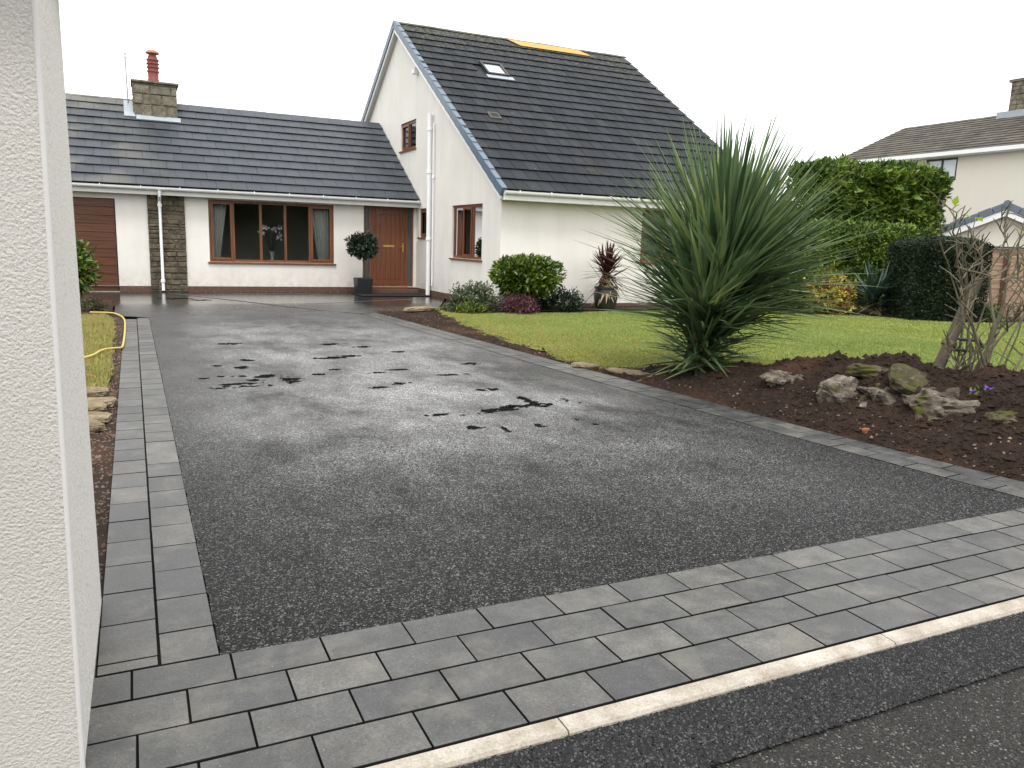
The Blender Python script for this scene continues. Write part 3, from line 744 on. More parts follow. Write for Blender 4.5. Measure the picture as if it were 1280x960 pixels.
G1 = (18.0, 20.04, 1.13, 2.49); G2 = (21.85, 22.72, 1.65, 2.48); G3 = (23.10, 24.58, 4.26, 5.08); F1 = (11.62, 13.9, 1.2, 2.49)
YE, ZE, SL, YR = 16.5, 2.72, .648, 24.8            # main roof: eave line, slope, ridge
def ztop(y): return ZE+SL*(y-YE) if y < YR else ZE+SL*(2*YR-YE-y)
b = MB()
wall_panel(b, fF, [-5.5, 7.72], .155, lambda u: 2.62, [WIN1, DOOR, (-3.4, -.34, .155, 2.37)], .25)
wall_panel(b, fG, [16.9, YR, 32.7], .155, lambda y: ztop(y)-.03, [G1, G2, G3], .25)
wall_panel(b, fM, [7.72, 15.7], .155, lambda u: 2.72, [F1], .25)
b.quad((15.7, 16.9, 0), (15.7, 32.7, 0), (15.7, 32.7, ztop(32.7)), (15.7, YR, ztop(YR)-.03), (15.7, 16.9, ztop(16.9)))
b.quad((7.72, 32.7, 0), (15.7, 32.7, 0), (15.7, 32.7, 3.1), (7.72, 32.7, 3.1))
b.quad((-5.5, 31, 0), (7.72, 31, 0), (7.72, 31, 2.8), (-5.5, 31, 2.8)); b.quad((-5.5, 23, 0), (-5.5, 31, 0), (-5.5, 31, 2.8), (-5.5, 26.9, 5.3), (-5.5, 23, 2.7))
b.build('wall', M['wall'], house)
# rooms behind the windows
b = MB()
b.quad((-.2, 23.3, .05), (5.75, 23.3, .05), (5.75, 27.5, .05), (-.2, 27.5, .05))
b.build('room_floor', M['floorin'], house)
b = MB()
b.quad((-.2, 27.5, 0), (5.75, 27.5, 0), (5.75, 27.5, 2.6), (-.2, 27.5, 2.6)); b.quad((-.2, 23.27, 0), (-.2, 27.5, 0), (-.2, 27.5, 2.6), (-.2, 23.27, 2.6))
b.quad((5.75, 23.27, 0), (5.75, 27.5, 0), (5.75, 27.5, 2.6), (5.75, 23.27, 2.6)); b.quad((-.2, 23.27, 2.6), (7.7, 23.27, 2.6), (7.7, 27.5, 2.6), (-.2, 27.5, 2.6))
b.quad((5.75, 25.5, 0), (7.7, 25.5, 0), (7.7, 25.5, 2.6), (5.75, 25.5, 2.6))
b.quad((11, 17.2, 0), (11, 27, 0), (11, 27, 2.6), (11, 17.2, 2.6)); b.quad((7.98, 21.0, 0), (11, 21.0, 0), (11, 21.0, 2.6), (7.98, 21.0, 2.6))
b.quad((7.98, 17.2, 2.6), (15, 17.2, 2.6), (15, 26, 2.6), (7.98, 26, 2.6)); b.quad((7.98, 17.2, .05), (15, 17.2, .05), (15, 26, .05), (7.98, 26, .05))
b.quad((11, 19.5, 0), (15.6, 19.5, 0), (15.6, 19.5, 2.6), (11, 19.5, 2.6)); b.quad((9.2, 22, 3), (9.2, 27, 3), (9.2, 27, 6), (9.2, 22, 6))
b.build('inner_wall', M['interior'], house)

# brick plinth, real courses
b = MB()
def bricks(fn, u0, u1, z0=0.0, rows_=2, proud=-.012):
    for r in range(rows_):
        u = u0-(.11 if r % 2 else 0)
        while u < u1:
            a, c = max(u, u0), min(u+.215, u1)
            if c-a > .03: b.cur = random.random(); b.box(a+.005, z0+r*.075+.005, proud+random.uniform(-.004, .002), c-.005, z0+r*.075+.07, .1, lambda p, q, d: fn(p, q, d))
            u += .225
bricks(lambda u, z, d: fF(u, z, d+.014), -.34, .40); bricks(lambda u, z, d: fF(u, z, d+.014), 1.31, 6.10); bricks(lambda u, z, d: fG(u, z, d+.014), 16.92, 23.0); bricks(lambda u, z, d: fM(u, z, d+.014), 7.74, 15.7)
b.build('brick_plinth', M['brick'], house, kind='stuff')
b = MB(); b.box(-.34, 23.02, 0, 6.1, 23.1, .153); b.box(7.74, 16.93, 0, 7.9, 23, .153); b.box(7.9, 16.92, 0, 15.7, 17, .153); b.build('mortar_bed', M['mortar'], house)

# split stone panel behind the down-pipe
pan = MB().box(.41, 22.975, 0, 1.30, 23.06, 2.54).build('stone_panel', M['mortar'], house)
def rough_block(x0, z0, x1, z1, fn, d, j=.012):
    r = lambda: random.uniform(-j, j)
    o = [(x0+abs(r())*.5, z0+abs(r())*.3), (x1-abs(r())*.5, z0+abs(r())*.3), (x1-abs(r())*.5, z1-abs(r())*.3), (x0+abs(r())*.5, z1-abs(r())*.3)]
    cx, cz = (x0+x1)/2, (z0+z1)/2; m = min(.018, (z1-z0)*.25)
    f = [(x+m*(1 if x < cx else -1)+r()*.6, z+m*(1 if z < cz else -1)+r()*.3) for x, z in o]
    p = [fn(x, z, 0) for x, z in o]+[fn(x, z, d*.6+r()*.5) for x, z in o]+[fn(x, z, d+r()) for x, z in f]
    b = MB(); b.add(p, [(0, 1, 5, 4), (1, 2, 6, 5), (2, 3, 7, 6), (3, 0, 4, 7), (4, 5, 9, 8), (5, 6, 10, 9), (6, 7, 11, 10), (7, 4, 8, 11), (8, 9, 10, 11), (3, 2, 1, 0)]); return b
def stonework(fn, x0, x1, z0, z1, hh, ww, mat, parent, d=.05, gap=.008):
    z = z0
    while z < z1-.02:
        h = min(random.uniform(*hh), z1-z); x = x0
        if z1-z-h < hh[0]*.5: h = z1-z
        while x < x1-.02:
            w = min(random.uniform(*ww), x1-x)
            if x1-x-w < ww[0]*.5: w = x1-x
            rough_block(x+gap/2, z+gap/2, x+w-gap/2, z+h-gap/2, fn, d*random.uniform(.5, 1.2)).build('stone', mat, parent)
            x += w
        z += h
stonework(lambda u, z, d: (u, 22.974-d, z), .40, 1.31, 0.0, 2.54, (.05, .17), (.14, .42), M['cladding'], pan, .045)

# windows: frame with mullions, casement, panes, sill
def window(fn, hole, mulls, sash=(), sill=True, mat='wood', fw=.07, setback=.05, name='window', glass='glass'):
    x0, x1, z0, z1 = hole; b = MB(); B = lambda a, c, e, f, d0, d1: b.box(a, c, d0, e, f, d1, lambda u, z, d: fn(u, z, d))
    s = setback
    B(x0, z1-fw, x1, z1, s, s+.07); B(x0, z0, x1, z0+fw, s, s+.07); B(x0, z0+fw, x0+fw, z1-fw, s, s+.07); B(x1-fw, z0+fw, x1, z1-fw, s, s+.07)
    for m in mulls: B(m-fw*.5, z0+fw, m+fw*.5, z1-fw, s, s+.07)
    edges = [x0+fw]+[e for m in mulls for e in (m-fw*.5, m+fw*.5)]+[x1-fw]
    for k in sash:
        a, c = edges[2*k]-.012, edges[2*k+1]+.012; q = .058
        B(a, z1-fw+.012-q, c, z1-fw+.012, s-.022, s-.001); B(a, z0+fw-.012, c, z0+fw-.012+q, s-.022, s-.001)
        B(a, z0+fw-.012+q, a+q, z1-fw+.012-q, s-.022, s-.001); B(c-q, z0+fw-.012+q, c, z1-fw+.012-q, s-.022, s-.001)
    w = b.build(name, M[mat], house, bevel=.004)
    for k in range(len(edges)//2):
        p = MB(); a, c = edges[2*k], edges[2*k+1]
        p.quad(fn(a, z0+fw, s+.03), fn(c, z0+fw, s+.03), fn(c, z1-fw, s+.03), fn(a, z1-fw, s+.03)); p.build('pane', M[glass], w)
    if sill:
        q = MB(); q.box(x0-.05, z0-.045, -.055, x1+.05, z0-.002, s+.05, lambda u, z, d: fn(u, z, d)); q.build('sill', M[mat], w, bevel=.004)
    return w
window(fF, WIN1, [2.52, 3.24, 3.90, 4.58], (0, 4))
window(fG, G1, [18.72, 19.36], (1,)); window(fG, G2, [], (0,)); window(fG, G3, [23.85], (1,)); window(fM, F1, [12.35, 13.1], (0,))

# front door with sidelights
x0, x1, z0, z1 = DOOR
df = MB()
for a, c, e, f in ((x0, z1-.13, x1, z1), (x0, z0, x0+.05, z1-.13), (x1-.05, z0, x1, z1-.13), (6.30, z0, 6.36, z1-.13), (7.40, z0, 7.46, z1-.13), (x0+.05, z0, 6.30, z0+.09), (7.46, z0, x1-.05, z0+.09), (6.36, z0, 7.40, z0+.045)):
    df.box(a, c, .05, e, f, .13, lambda u, z, d: fF(u, z, d))
df = df.build('door_frame', M['wood'], house, bevel=.004)
for a, c in ((x0+.05, 6.30), (7.46, x1-.05)):
    MB().quad(fF(a, z0+.09, .09), fF(c, z0+.09, .09), fF(c, z1-.13, .09), fF(a, z1-.13, .09)).build('sidelight_pane', M['glass2'], df)
d = MB(); D = lambda a, c, e, f, p0, p1: d.box(a, c, p0, e, f, p1, lambda u, z, q: fF(u, z, q))
D(6.365, z0+.05, 7.395, z1-.135, .085, .12)
D(6.365, z0+.05, 6.50, z1-.135, .068, .084); D(7.26, z0+.05, 7.395, z1-.135, .068, .084); D(6.502, z1-.29, 7.258, z1-.135, .068, .084); D(6.502, z0+.05, 7.258, z0+.20, .068, .084)
for k in range(5): D(6.512+k*.1488, z0+.21, 6.512+k*.1488+.138, z1-.30, .074, .084)
dr = d.build('door', M['door'], house, bevel=.004)
q = MB(); q.box(6.72, 1.33, .055, 7.07, 1.40, .067, lambda u, z, p: fF(u, z, p)); q.build('letterbox', M['gold'], dr, bevel=.006)
q = MB(); q.box(7.31, 1.20, .058, 7.35, 1.46, .067, lambda u, z, p: fF(u, z, p)); q.tube([fF(7.33, 1.36, .06), fF(7.33, 1.36, .02), fF(7.21, 1.36, .02)], .011, 8); q.build('handle', M['gold'], dr)
q = MB(); q.box(6.30, .115, -.12, 7.46, .168, .06, lambda u, z, p: fF(u, z, p)); q.build('threshold', M['wood'], house, bevel=.005)
q = MB(); q.box(6.05, 0.0, -.35, 7.70, .112, .2, lambda u, z, p: fF(u, z, p)); q.build('step', M['brick'], house, bevel=.006)
q = MB(); q.box(7.705, 22.62, 1.60, 7.72, 22.66, 1.72); 
# garage door: horizontal woodgrain panels
gd = MB(); gd.box(-3.4, 0.02, .09, -.34, 2.37, .2, lambda u, z, p: fF(u, z, p)); gd = gd.build('garage_door', M['dark'], house)
for k in range(11):
    p = MB(); p.box(-3.38, .03+k*.2125, .065, -.36, .03+k*.2125+.2065, .089, lambda u, z, q: fF(u, z, q)); p.build('garage_panel', M['woodh'], gd, bevel=.006)
q = MB(); q.box(-3.5, 2.375, .01, -.30, 2.42, .12, lambda u, z, p: fF(u, z, p)); q.build('garage_lintel', M['white'], house)
q = MB(); q.box(-3.4, 0.004, -.02, -.34, .018, .08, lambda u, z, p: fF(u, z, p)); q.build('garage_sill', M['kerb'], house)

# ---- roofs
def roof_frame(O, u, vdir):
    u = Vector(u); v = Vector(vdir).normalized(); return Vector(O), u, v, u.cross(v)
def fr(F): O, u, v, n = F; return lambda a, b_, c: tuple(O+u*a+v*b_+n*c)
LX0, LYE, LZE, LYR = -5.6, 22.66, 2.70, 26.9
lsl = (5.36-2.70)/(LYR-LYE)
FM = roof_frame((7.56, YE, ZE), (1, 0, 0), (0, 1, SL)); FMB = roof_frame((15.86, 2*YR-YE, ZE), (-1, 0, 0), (0, -1, SL))
FL = roof_frame((LX0, LYE, LZE), (1, 0, 0), (0, 1, lsl)); FLB = roof_frame((7.72, 2*LYR-LYE, LZE), (-1, 0, 0), (0, -1, lsl))
lenM = (YR-YE)*math.sqrt(1+SL*SL); lenL = (LYR-LYE)*math.sqrt(1+lsl*lsl)
def deck(F, w, l, name, trim=0):
    b = MB(); f = fr(F); b.box(0.02, 0.03, -.06, w-.02, l, -.004, f); return b.build(name, M['felt'], house)
roofM = deck(FM, 8.30, lenM-.03, 'roof'); deck(FMB, 8.30, lenM-.03, 'rear_roof'); roofL = deck(FL, 7.72-LX0, lenL-.02, 'roof'); deck(FLB, 7.72-LX0, lenL-.02, 'rear_roof')
def tile_mesh(w, L, mat, name='roof_tile'):
    b = MB(); t = .014; lo = .042 if mat is M['tile2'] else .040
    q_ = .003 if mat is M['tile2'] else .006; p = [(q_, 0, lo), (w-q_, 0, lo), (w-q_, L, .002), (q_, L, .002), (q_, 0, lo+t), (w-q_, 0, lo+t), (w-q_, L, .002+t), (q_, L, .002+t)]
    b.hexa(p); return b.mesh(name, mat)
TM = {}
cand = []          # every tile that faces the camera: (size on screen, roof, frame, a, b, w, L, mat)
def course_tiles(F, W_, n, gauge, w, roof, matk, skip):
    O, u, v, nn = F
    for c in range(n):
        off = 0 if c % 2 == 0 else -w/2; a = off
        while a < W_-.02:
            a0, a1 = max(a, 0), min(a+w, W_)
            if a1-a0 > .03 and not skip(a0, a1, c*gauge, (c+1)*gauge):
                P = O+u*((a0+a1)/2)+v*(c*gauge+gauge/2); dist = (P-CAM).length; ang = abs((P-CAM).normalized().dot(nn))
                vis = P.x > -1.5
                cand.append((((a1-a0)*gauge*ang/dist**2) if vis else 0, roof, F, a0, c*gauge, round(a1-a0, 4), gauge, matk))
            a += w
GM, GL = lenM/20.5, lenL/11.0
# openings in the tiling: rooflight, chimney
SKY = (1.93, 6.55, 2.62, 7.42-.02)   # a0,b0,a1,b1 along the main roof
def skipM(a0, a1, b0, b1): return a1 > SKY[0]+.05 and a0 < SKY[2]-.05 and b1 > SKY[1]+.25 and b0 < SKY[3]-.2
CH = (.24, 26.0, 1.40, 27.0)         # chimney plan x0,y0,x1,y1
def skipL(a0, a1, b0, b1):
    x_0, x_1 = LX0+a0, LX0+a1; y = LYE+(b0+b1)/2*math.cos(math.atan(lsl)); return x_0 > CH[0]-.05 and x_1 < CH[2]+.05 and y > CH[1]+.2
course_tiles(FM, 8.30, 20, GM, .338, roofM, 'tile', skipM); course_tiles(FL, 7.70-LX0, 11, GL, .385, roofL, 'tile2', skipL)
cand.sort(key=lambda c: -c[0])
rest = {}
for k, (sz, roof, F, a, b0, w, L, mk) in enumerate(cand):
    O, u, v, nn = F; jx = random.uniform(-.004, .004); jt = random.gauss(0, .005); up = .004*random.random()
    if k < 298:
        key = (w, mk)
        if key not in TM: TM[key] = tile_mesh(w, L+.05, M[mk])
        o = link('roof_tile', TM[key], roof, tuple(O+u*a+v*(b0+jx)+nn*up)); mm = Matrix((u, v, nn)).transposed(); o.rotation_euler = (mm @ Matrix.Rotation(jt, 3, 'Z')).to_euler()
    else:
        b = rest.setdefault(roof.name, (MB(), roof, mk))[0]; f = fr((O+v*jx+nn*up, u, v, nn)); b.cur = random.random()
        q_, lo_ = (.003, .042) if mk == 'tile2' else (.006, .040); p = [(a+q_, b0, lo_), (a+w-q_, b0, lo_), (a+w-q_, b0+L+.05, .002), (a+q_, b0+L+.05, .002)]; b.hexa([f(*q) for q in p]+[f(q[0], q[1], q[2]+.014) for q in p])
for b, roof, mk in rest.values(): b.build('roof_tiles', M[mk], roof, kind='stuff')
# top slip course, ridge tiles
def ridge(x0, x1, y, z, n, roof, mat, r=.12):
    for k in range(n):
        a, c = x0+(x1-x0)*k/n, x0+(x1-x0)*(k+1)/n-.008; b = MB(); pts = []
        for t in np.linspace(-1, 1, 7): pts.append((math.sin(t*1.2)*r*1.25, math.cos(t*1.2)*r-.075))
        lift = random.uniform(-.004, .008)
        o = [(a, y+p, z+q+lift) for p, q in pts]; i = [(a, y+p*.85, z+q*.85-.02+lift) for p, q in pts]; o2 = [(c, p[1], p[2]) for p in o]; i2 = [(c, p[1], p[2]) for p in i]
        for s_ in range(6): b.quad(o[s_], o[s_+1], o2[s_+1], o2[s_]); b.quad(i[s_], i2[s_], i2[s_+1], i[s_+1]); b.quad(o[s_], i[s_], i[s_+1], o[s_+1]); b.quad(o2[s_], o2[s_+1], i2[s_+1], i2[s_])
        b.quad(o[0], o2[0], i2[0], i[0]); b.quad(o[6], i[6], i2[6], o2[6]); b.build('ridge_tile', mat, roof)
ridge(7.56, 15.9, YR, ZE+SL*(YR-YE)-.02, 19, roofM, M['ridge']); ridge(LX0, CH[0]-.02, LYR, 5.36-.04, 13, roofL, M['ridge']); ridge(CH[2]+.02, 7.70, LYR, 5.36-.04, 15, roofL, M['tile2'])
# dry-verge caps down both slopes of the gable
for F, side in ((FM, 0), (FMB, 1)):
    O, u, v, nn = F
    nV = 23
    for k in range(nV):
        b = MB(); L = lenM/nV; f = fr(F); a0, a1 = (-.035, .10) if side == 0 else (8.20, 8.335)
        p = lambda lo, hi: b.box(a0, k*L, lo, a1, k*L+L-.012, hi, f)
        q = [(a0, k*L, -.14), (a1, k*L, -.14), (a1, k*L+L+.02, -.155), (a0, k*L+L+.02, -.155), (a0, k*L, .068), (a1, k*L, .068), (a1, k*L+L+.02, .046), (a0, k*L+L+.02, .046)]
        b.hexa([f(*w) for w in q]).build('verge_cap', M['verge'], roofM, bevel=.006)
# verge, barge boards and soffit on the gable, fascia, boxed eaves
b = MB()
for F, s0, s1 in ((FM, .03, .145), (FMB, 8.155, 8.27)):
    f = fr(F); b.box(s0-.032, 0, -.24, s0+.0, lenM, -.145, f) if F is FM else b.box(s1, 0, -.24, s1+.03, lenM, -.145, f)
b.build('barge_board', M['white'], house)
b = MB(); f = fr(FM); b.box(.031, 0, -.21, .20, lenM, -.17, f); f = fr(FMB); b.box(8.10, 0, -.21, 8.268, lenM, -.17, f); b.build('gable_soffit', M['soffit'], house)
b = MB(); b.box(7.6, YE+.02, 2.52, 15.8, YE+.045, 2.70); b.box(7.6, YE+.045, 2.525, 15.8, 16.9, 2.545); b.build('eaves_box', M['white'], house)
b = MB(); b.box(LX0, LYE+.03, 2.50, 7.715, LYE+.055, 2.68); b.box(LX0, LYE+.055, 2.505, 7.715, 23.0, 2.525); b.build('eaves_box', M['soffit'], house)
def gutter(x0, x1, y, z, brk):
    b = MB(); r = .062; n = 9; A = [(math.cos(math.pi+math.pi*t/(n-1))*r, math.sin(math.pi+math.pi*t/(n-1))*r) for t in range(n)]
    A = [(A[0][0]-.004, .012)]+A+[(A[-1][0]+.004, .012)]
    I = [(p*.9, q*.9+.004) for p, q in A]
    for (p, q), (p2, q2), (i, j), (i2, j2) in zip(A, A[1:], I, I[1:]):
        b.quad((x0, y+p, z+q), (x1, y+p, z+q), (x1, y+p2, z+q2), (x0, y+p2, z+q2)); b.quad((x0, y+i, z+j), (x0, y+i2, z+j2), (x1, y+i2, z+j2), (x1, y+i, z+j))
    b.quad(*[(x0, y+p, z+q) for p, q in A]); b.quad(*[(x1, y+p, z+q) for p, q in A][::-1])
    b.quad((x0, y-r-.004, z+.012), (x1, y-r-.004, z+.012), (x1, y-r*.9, z+.012), (x0, y-r*.9, z+.012))
    g_ = b.build('gutter', M['white'], house)
    x = x0+.35
    while x < x1:
        k = MB(); pts = [(x, y+math.cos(t)*(r+.006), z+math.sin(t)*(r+.006)) for t in np.linspace(math.pi*.95, 2*math.pi, 8)]; k.tube(pts, .010, 6); k.tube([(x, y-r-.004, z+.012), (x, y-r*.6, z+.03)], .010, 6); k.build('bracket', M['white'], g_); x += brk
gutter(LX0, 7.70, LYE-.045, 2.675, .92); gutter(7.60, 15.85, YE-.045, 2.70, .80)
def pipe(name, pts, r, clips, mat='white'):
    b = MB(); b.tube(pts, r, 12); p = b.build(name, M[mat], house, smooth=True)
    for c in clips: MB().lathe([(r+.004, -.045), (r+.016, -.035), (r+.016, .035), (r+.004, .045)], c, 14).build('pipe_collar', M[mat], p, smooth=True)
pipe('downpipe', [(.70, 22.60, 2.60), (.70, 22.62, 2.48), (.70, 22.86, 2.36), (.70, 22.87, .12), (.70, 22.84, .04)], .040, [(.70, 22.87, 2.25), (.70, 22.87, .30)])
pipe('soil_pipe', [(7.62, 21.62, 5.02), (7.62, 21.62, .02)], .062, [(7.62, 21.62, 3.45), (7.62, 21.62, 1.6), (7.62, 21.62, 4.6)])
pipe('waste_pipe', [(7.66, 21.40, 4.75), (7.66, 21.40, .3)], .022, [(7.66, 21.40, 3.3)])
# floodlight under the verge and a bell push
b = MB(); b.box(7.56, 22.92, 6.28, 7.72, 23.06, 6.42); b.box(7.60, 22.97, 6.42, 7.72, 23.01, 6.50); b.build('gable_lamp', M['white'], house, bevel=.02)
MB().box(7.700, 22.83, 1.50, 7.719, 22.88, 1.60).build('bell_push', M['white'], house, bevel=.004)
# rooflight
f = fr(FM); a0, b0, a1, b1 = SKY
b = MB(); b.box(a0, b0, -.02, a0+.07, b1, .11, f); b.box(a1-.07, b0, -.02, a1, b1, .11, f); b.box(a0+.07, b0, -.02, a1-.07, b0+.09, .105, f); b.box(a0+.07, b1-.12, -.02, a1-.07, b1, .12, f)
sk = b.build('rooflight', M['dark'], house, bevel=.008)
MB().quad(f(a0+.07, b0+.09, .06), f(a1-.07, b0+.09, .06), f(a1-.07, b1-.12, .06), f(a0+.07, b1-.12, .06)).build('pane', M['skyglass'], sk)
MB().box(a0-.06, b0-.20, .046, a1+.10, b0-.005, .056, f).build('flashing', M['lead'], sk)
# tile vent and orange patch below the ridge
b = MB(); b.box(.98, 3.62, .03, 1.30, 3.95, .075, f); b.build('tile_vent', M['ridge'], house, bevel=.01)
MB().box(1.03, 3.68, .0755, 1.25, 3.88, .079, f).build('vent_slot', M['felt'], house)
b = MB(); b.prism([f(3.72, lenM-.18, .056), f(4.05, lenM-.60, .062), f(6.66, lenM-.60, .062), f(6.34, lenM-.18, .056)], Vector(f(0, 0, .012))-Vector(f(0, 0, 0))); b.build('orange_patch', M['orange'], house)

# chimney
cx0, cy0, cx1, cy1 = CH; zc0, zc1 = 4.75, 5.76
chim = MB().box(cx0+.02, cy0+.02, 4.4, cx1-.02, cy1-.02, zc1).build('chimney', M['mortar'], house)
stonework(lambda u, z, d: (u, cy0+.021-d, z), cx0, cx1, 4.80, zc1, (.10, .36), (.16, .60), M['chimstone'], chim, .05, .02)
stonework(lambda u, z, d: (cx0+.021-d, u, z), cy0, cy1, 4.95, zc1, (.16, .30), (.22, .44), M['chimstone'], chim, .045, .014)
b = MB(); b.box(cx0-.05, cy0-.06, zc1, cx1+.05, cy1+.05, zc1+.06); b.build('capping', M['chimstone'], chim, bevel=.012)
b = MB(); b.lathe([(.15, 0), (.155, .10), (.14, .12), (.145, .30), (.165, .31), (.165, .345), (.145, .36), (.145, .42), (.17, .43), (.17, .46), (.145, .47), (.145, .52), (.17, .53), (.17, .56), (.145, .57), (.145, .62), (.17, .63), (.17, .66), (.14, .68), (.105, .78), (.10, .82)], (.80, 26.4, zc1+.06), 20)
pt = b.build('chimney_pot', M['pot'], chim, smooth=True)
MB().lathe([(.11, .80), (.19, .83), (.175, .875), (.10, .92), (.03, .94)], (.80, 26.4, zc1+.06), 20).build('pot_cap', simple('pale clay', (.36, .19, .13), .7), chim, smooth=True)
f = fr(FL); cs = math.cos(math.atan(lsl)); bb = (cy0-LYE)/cs
b = MB(); b.box(cx0-LX0+.05, bb-.24, .05, cx1-LX0+.06, bb+.02, .062, f); b.box(cx0-LX0-.26, bb-.10, .05, cx0-LX0+.03, lenL-.15, .060, f); b.box(cx0-LX0, cy0-.03-.0, 0, cx0-LX0+.01, cy0, .01)if False else None
b.box(cx0+.03, cy0-.03, 4.60, cx1-.02, cy0+.015, 4.84); b.build('flashing', M['lead'], chim)

# side wing to the right of the house with its shallow grey roof
b = MB(); b.box(15.72, 18.2, 0, 18.05, 24, 2.62); b.build('wing_wall', M['wall'], house)
b = MB(); b.prism([(15.72, 17.9, 2.66), (15.72, 24.2, 2.66), (15.72, 24.2, 3.15), (15.72, 18.0, 2.80)], (2.75, 0, 0)); b.build('wing_roof', M['bluetile'], house)

# ------------------------------------------------------------------ things at the front of the house
def curtain(x0, x1, z0, z1, y, seed, label, slant=0):
    n = 40; V = []; F = []
    for j in range(9):
        t = j/8
        for i in range(n+1):
            u = i/n; xx = x0+(x1-x0)*u*(1-slant*t*.55); V.append((xx, y+.035*math.sin(u*2*math.pi*7+seed)+.01*math.sin(u*40), z1+(z0-z1)*t))
    for j in range(8):
        for i in range(n): F.append((j*(n+1)+i, j*(n+1)+i+1, (j+1)*(n+1)+i+1, (j+1)*(n+1)+i))
    link('curtain', mesh_np('curtain', np.array(V), np.array(F), M['curtain'], smooth=True), None, label=label, cat='curtain')
curtain(1.93, 2.42, .6, 2.5, 23.36, 1, 'pale curtain drawn to the left side inside the wide lounge window', 1.0)
curtain(5.20, 4.60, .6, 2.5, 23.36, 2, 'pale curtain at the right side inside the wide lounge window', 1.0)
curtain(19.0, 19.35, .9, 2.5, 0, 3, 'x') if False else None
V = []; n = 24
b = MB()
for i in range(n):
    y0_, y1_ = 18.80+.5*i/n, 18.80+.5*(i+1)/n; b.quad((8.12+.03*math.sin(i*1.3), y0_, .8), (8.12+.03*math.sin((i+1)*1.3), y1_, .8), (8.12+.03*math.sin((i+1)*1.3), y1_, 2.5), (8.12+.03*math.sin(i*1.3), y0_, 2.5))
b.build('curtain', M['curtain'], None, smooth=True, label='white net curtain hanging inside the gable ground floor window', cat='curtain')
vas = thing('flower_vase', 'glass vase of white flowers standing inside the lounge window', 'flowers', (3.62, 23.62, .80))
MB().lathe([(.06, 0), (.075, .02), (.05, .14), (.06, .26), (.085, .32)], (3.62, 23.62, .80), 14).build('vase', simple('vase', (.35, .38, .36), .15), vas, smooth=True)
g = np.random.default_rng(4); heads = []
for k in range(14):
    a = g.uniform(0, 6.28); r = g.uniform(.08, .34); h = g.uniform(.65, 1.0); t = (3.62+r*math.cos(a), 23.62+.5*r*math.sin(a), .80+h); heads.append(t); MB().tube([(3.62, 23.62, 1.0), (3.62+r*.4*math.cos(a), 23.62, .8+h*.7), t], .005, 5).build('stem', M['darkshrub'], vas)
P = np.concatenate([np.array(h)+g.normal(size=(14, 3))*.028 for h in heads]); foliage('blossom', M['flower'], vas, P, g.normal(size=P.shape), .055, .05, 8)
b = MB(); b.box(2.9, 23.40, .02, 4.4, 23.9, .76); b.box(2.85, 23.36, .76, 4.45, 23.95, .80); b.build('sideboard', M['interior'], None, label='dark sideboard under the vase of flowers inside the lounge window', cat='sideboard')

b = MB(); b.box(5.62, 21.2, .006, 7.55, 22.35, .03); b.build('doormat', M['mat'], None, bevel=.008, label='black doormat lying on the tarmac in front of the oak front door', cat='doormat')
# bay tree in a square black planter
bx, by = 5.86, 22.1
bay = thing('bay_tree', 'clipped round bay tree on a bare stem in a square black planter', 'tree', (bx, by, 0))
b = MB(); p = [(-.19, -.19, .01), (.19, -.19, .01), (.19, .19, .01), (-.19, .19, .01), (-.23, -.23, .46), (.23, -.23, .46), (.23, .23, .46), (-.23, .23, .46)]
b.hexa([(bx+q[0], by+q[1], q[2]) for q in p]).build('planter', M['planter'], bay, bevel=.012)
MB().box(bx-.215, by-.215, .44, bx+.215, by+.215, .466).build('soil', M['soil'], bay)
MB().tube([(bx, by, .44), (bx+.01, by, .8), (bx-.005, by, 1.15), (bx, by, 1.4)], [.022, .02, .018, .015], 8).build('trunk', M['bark'], bay, smooth=True)
P, D = crown_points(1500, (bx, by, 1.36), (.43, .43, .36), 21, .22, .35); foliage('crown', M['darkshrub'], bay, P, D, .10, .045, 22, inner=.3)
MB().box(7.0, 22.52, .006, 7.3, 22.6, .02) if False else None

# TV aerial beside the chimney
ae = thing('tv_aerial', 'thin TV aerial on a pole beside the stone chimney', 'aerial', (.12, 26.6, 5.0))
MB().tube([(.10, 26.6, 4.9), (.08, 26.6, 6.62)], .018, 6).build('mast', M['steel'], ae)
b = MB(); b.tube([(.08, 26.6, 6.5), (.62, 26.3, 6.28)], .010, 5)
for k in range(7): t = k/6; c = Vector((.08, 26.6, 6.5)).lerp(Vector((.62, 26.3, 6.28)), t); b.tube([c+Vector((0, 0, -.14)), c+Vector((0, 0, .16))], .005, 4)
b.tube([(.08, 26.6, 6.56), (.30, 26.6, 6.86)], .007, 4); b.tube([(.0, 26.6, 6.35), (.16, 26.6, 6.75)], .006, 4); b.build('boom', M['steel'], ae)
# ------------------------------------------------------------------ rendered building at the left edge
gb = thing('rendered_garage', 'roughcast rendered building corner rising out of the frame at the left', 'garage', (-.19, 2.36, 0))
XN0, XN1, XF0, XF1, YN, YF, ZT = -.197, -.180, -.1875, -.202, 2.36, 3.56, 2.42
b = MB(); b.quad((-6, YN, -.1), (XN0-.004, YN, -.1), (XN1-.004, YN, ZT), (-6, YN, ZT)); b.quad((-6, YN, ZT), (XN1, YN, ZT), (XF1, YF, ZT), (-6, YF, ZT)); b.build('front_wall', M['roughcast'], gb)
b = MB(); b.quad((XN0, YN+.004, -.1), (XF0, YF, -.1), (XF1, YF, ZT), (XN1, YN+.004, ZT)); b.quad((XF0, YF, -.1), (-6, YF, -.1), (-6, YF, ZT), (XF1, YF, ZT)); b.build('side_wall', M['finecast'], gb)
MB().tube([(XN0-.004, YN+.004, -.1), (XN1-.004, YN+.004, ZT)], .0075, 10).build('corner_bead', M['bead'], gb, smooth=True)
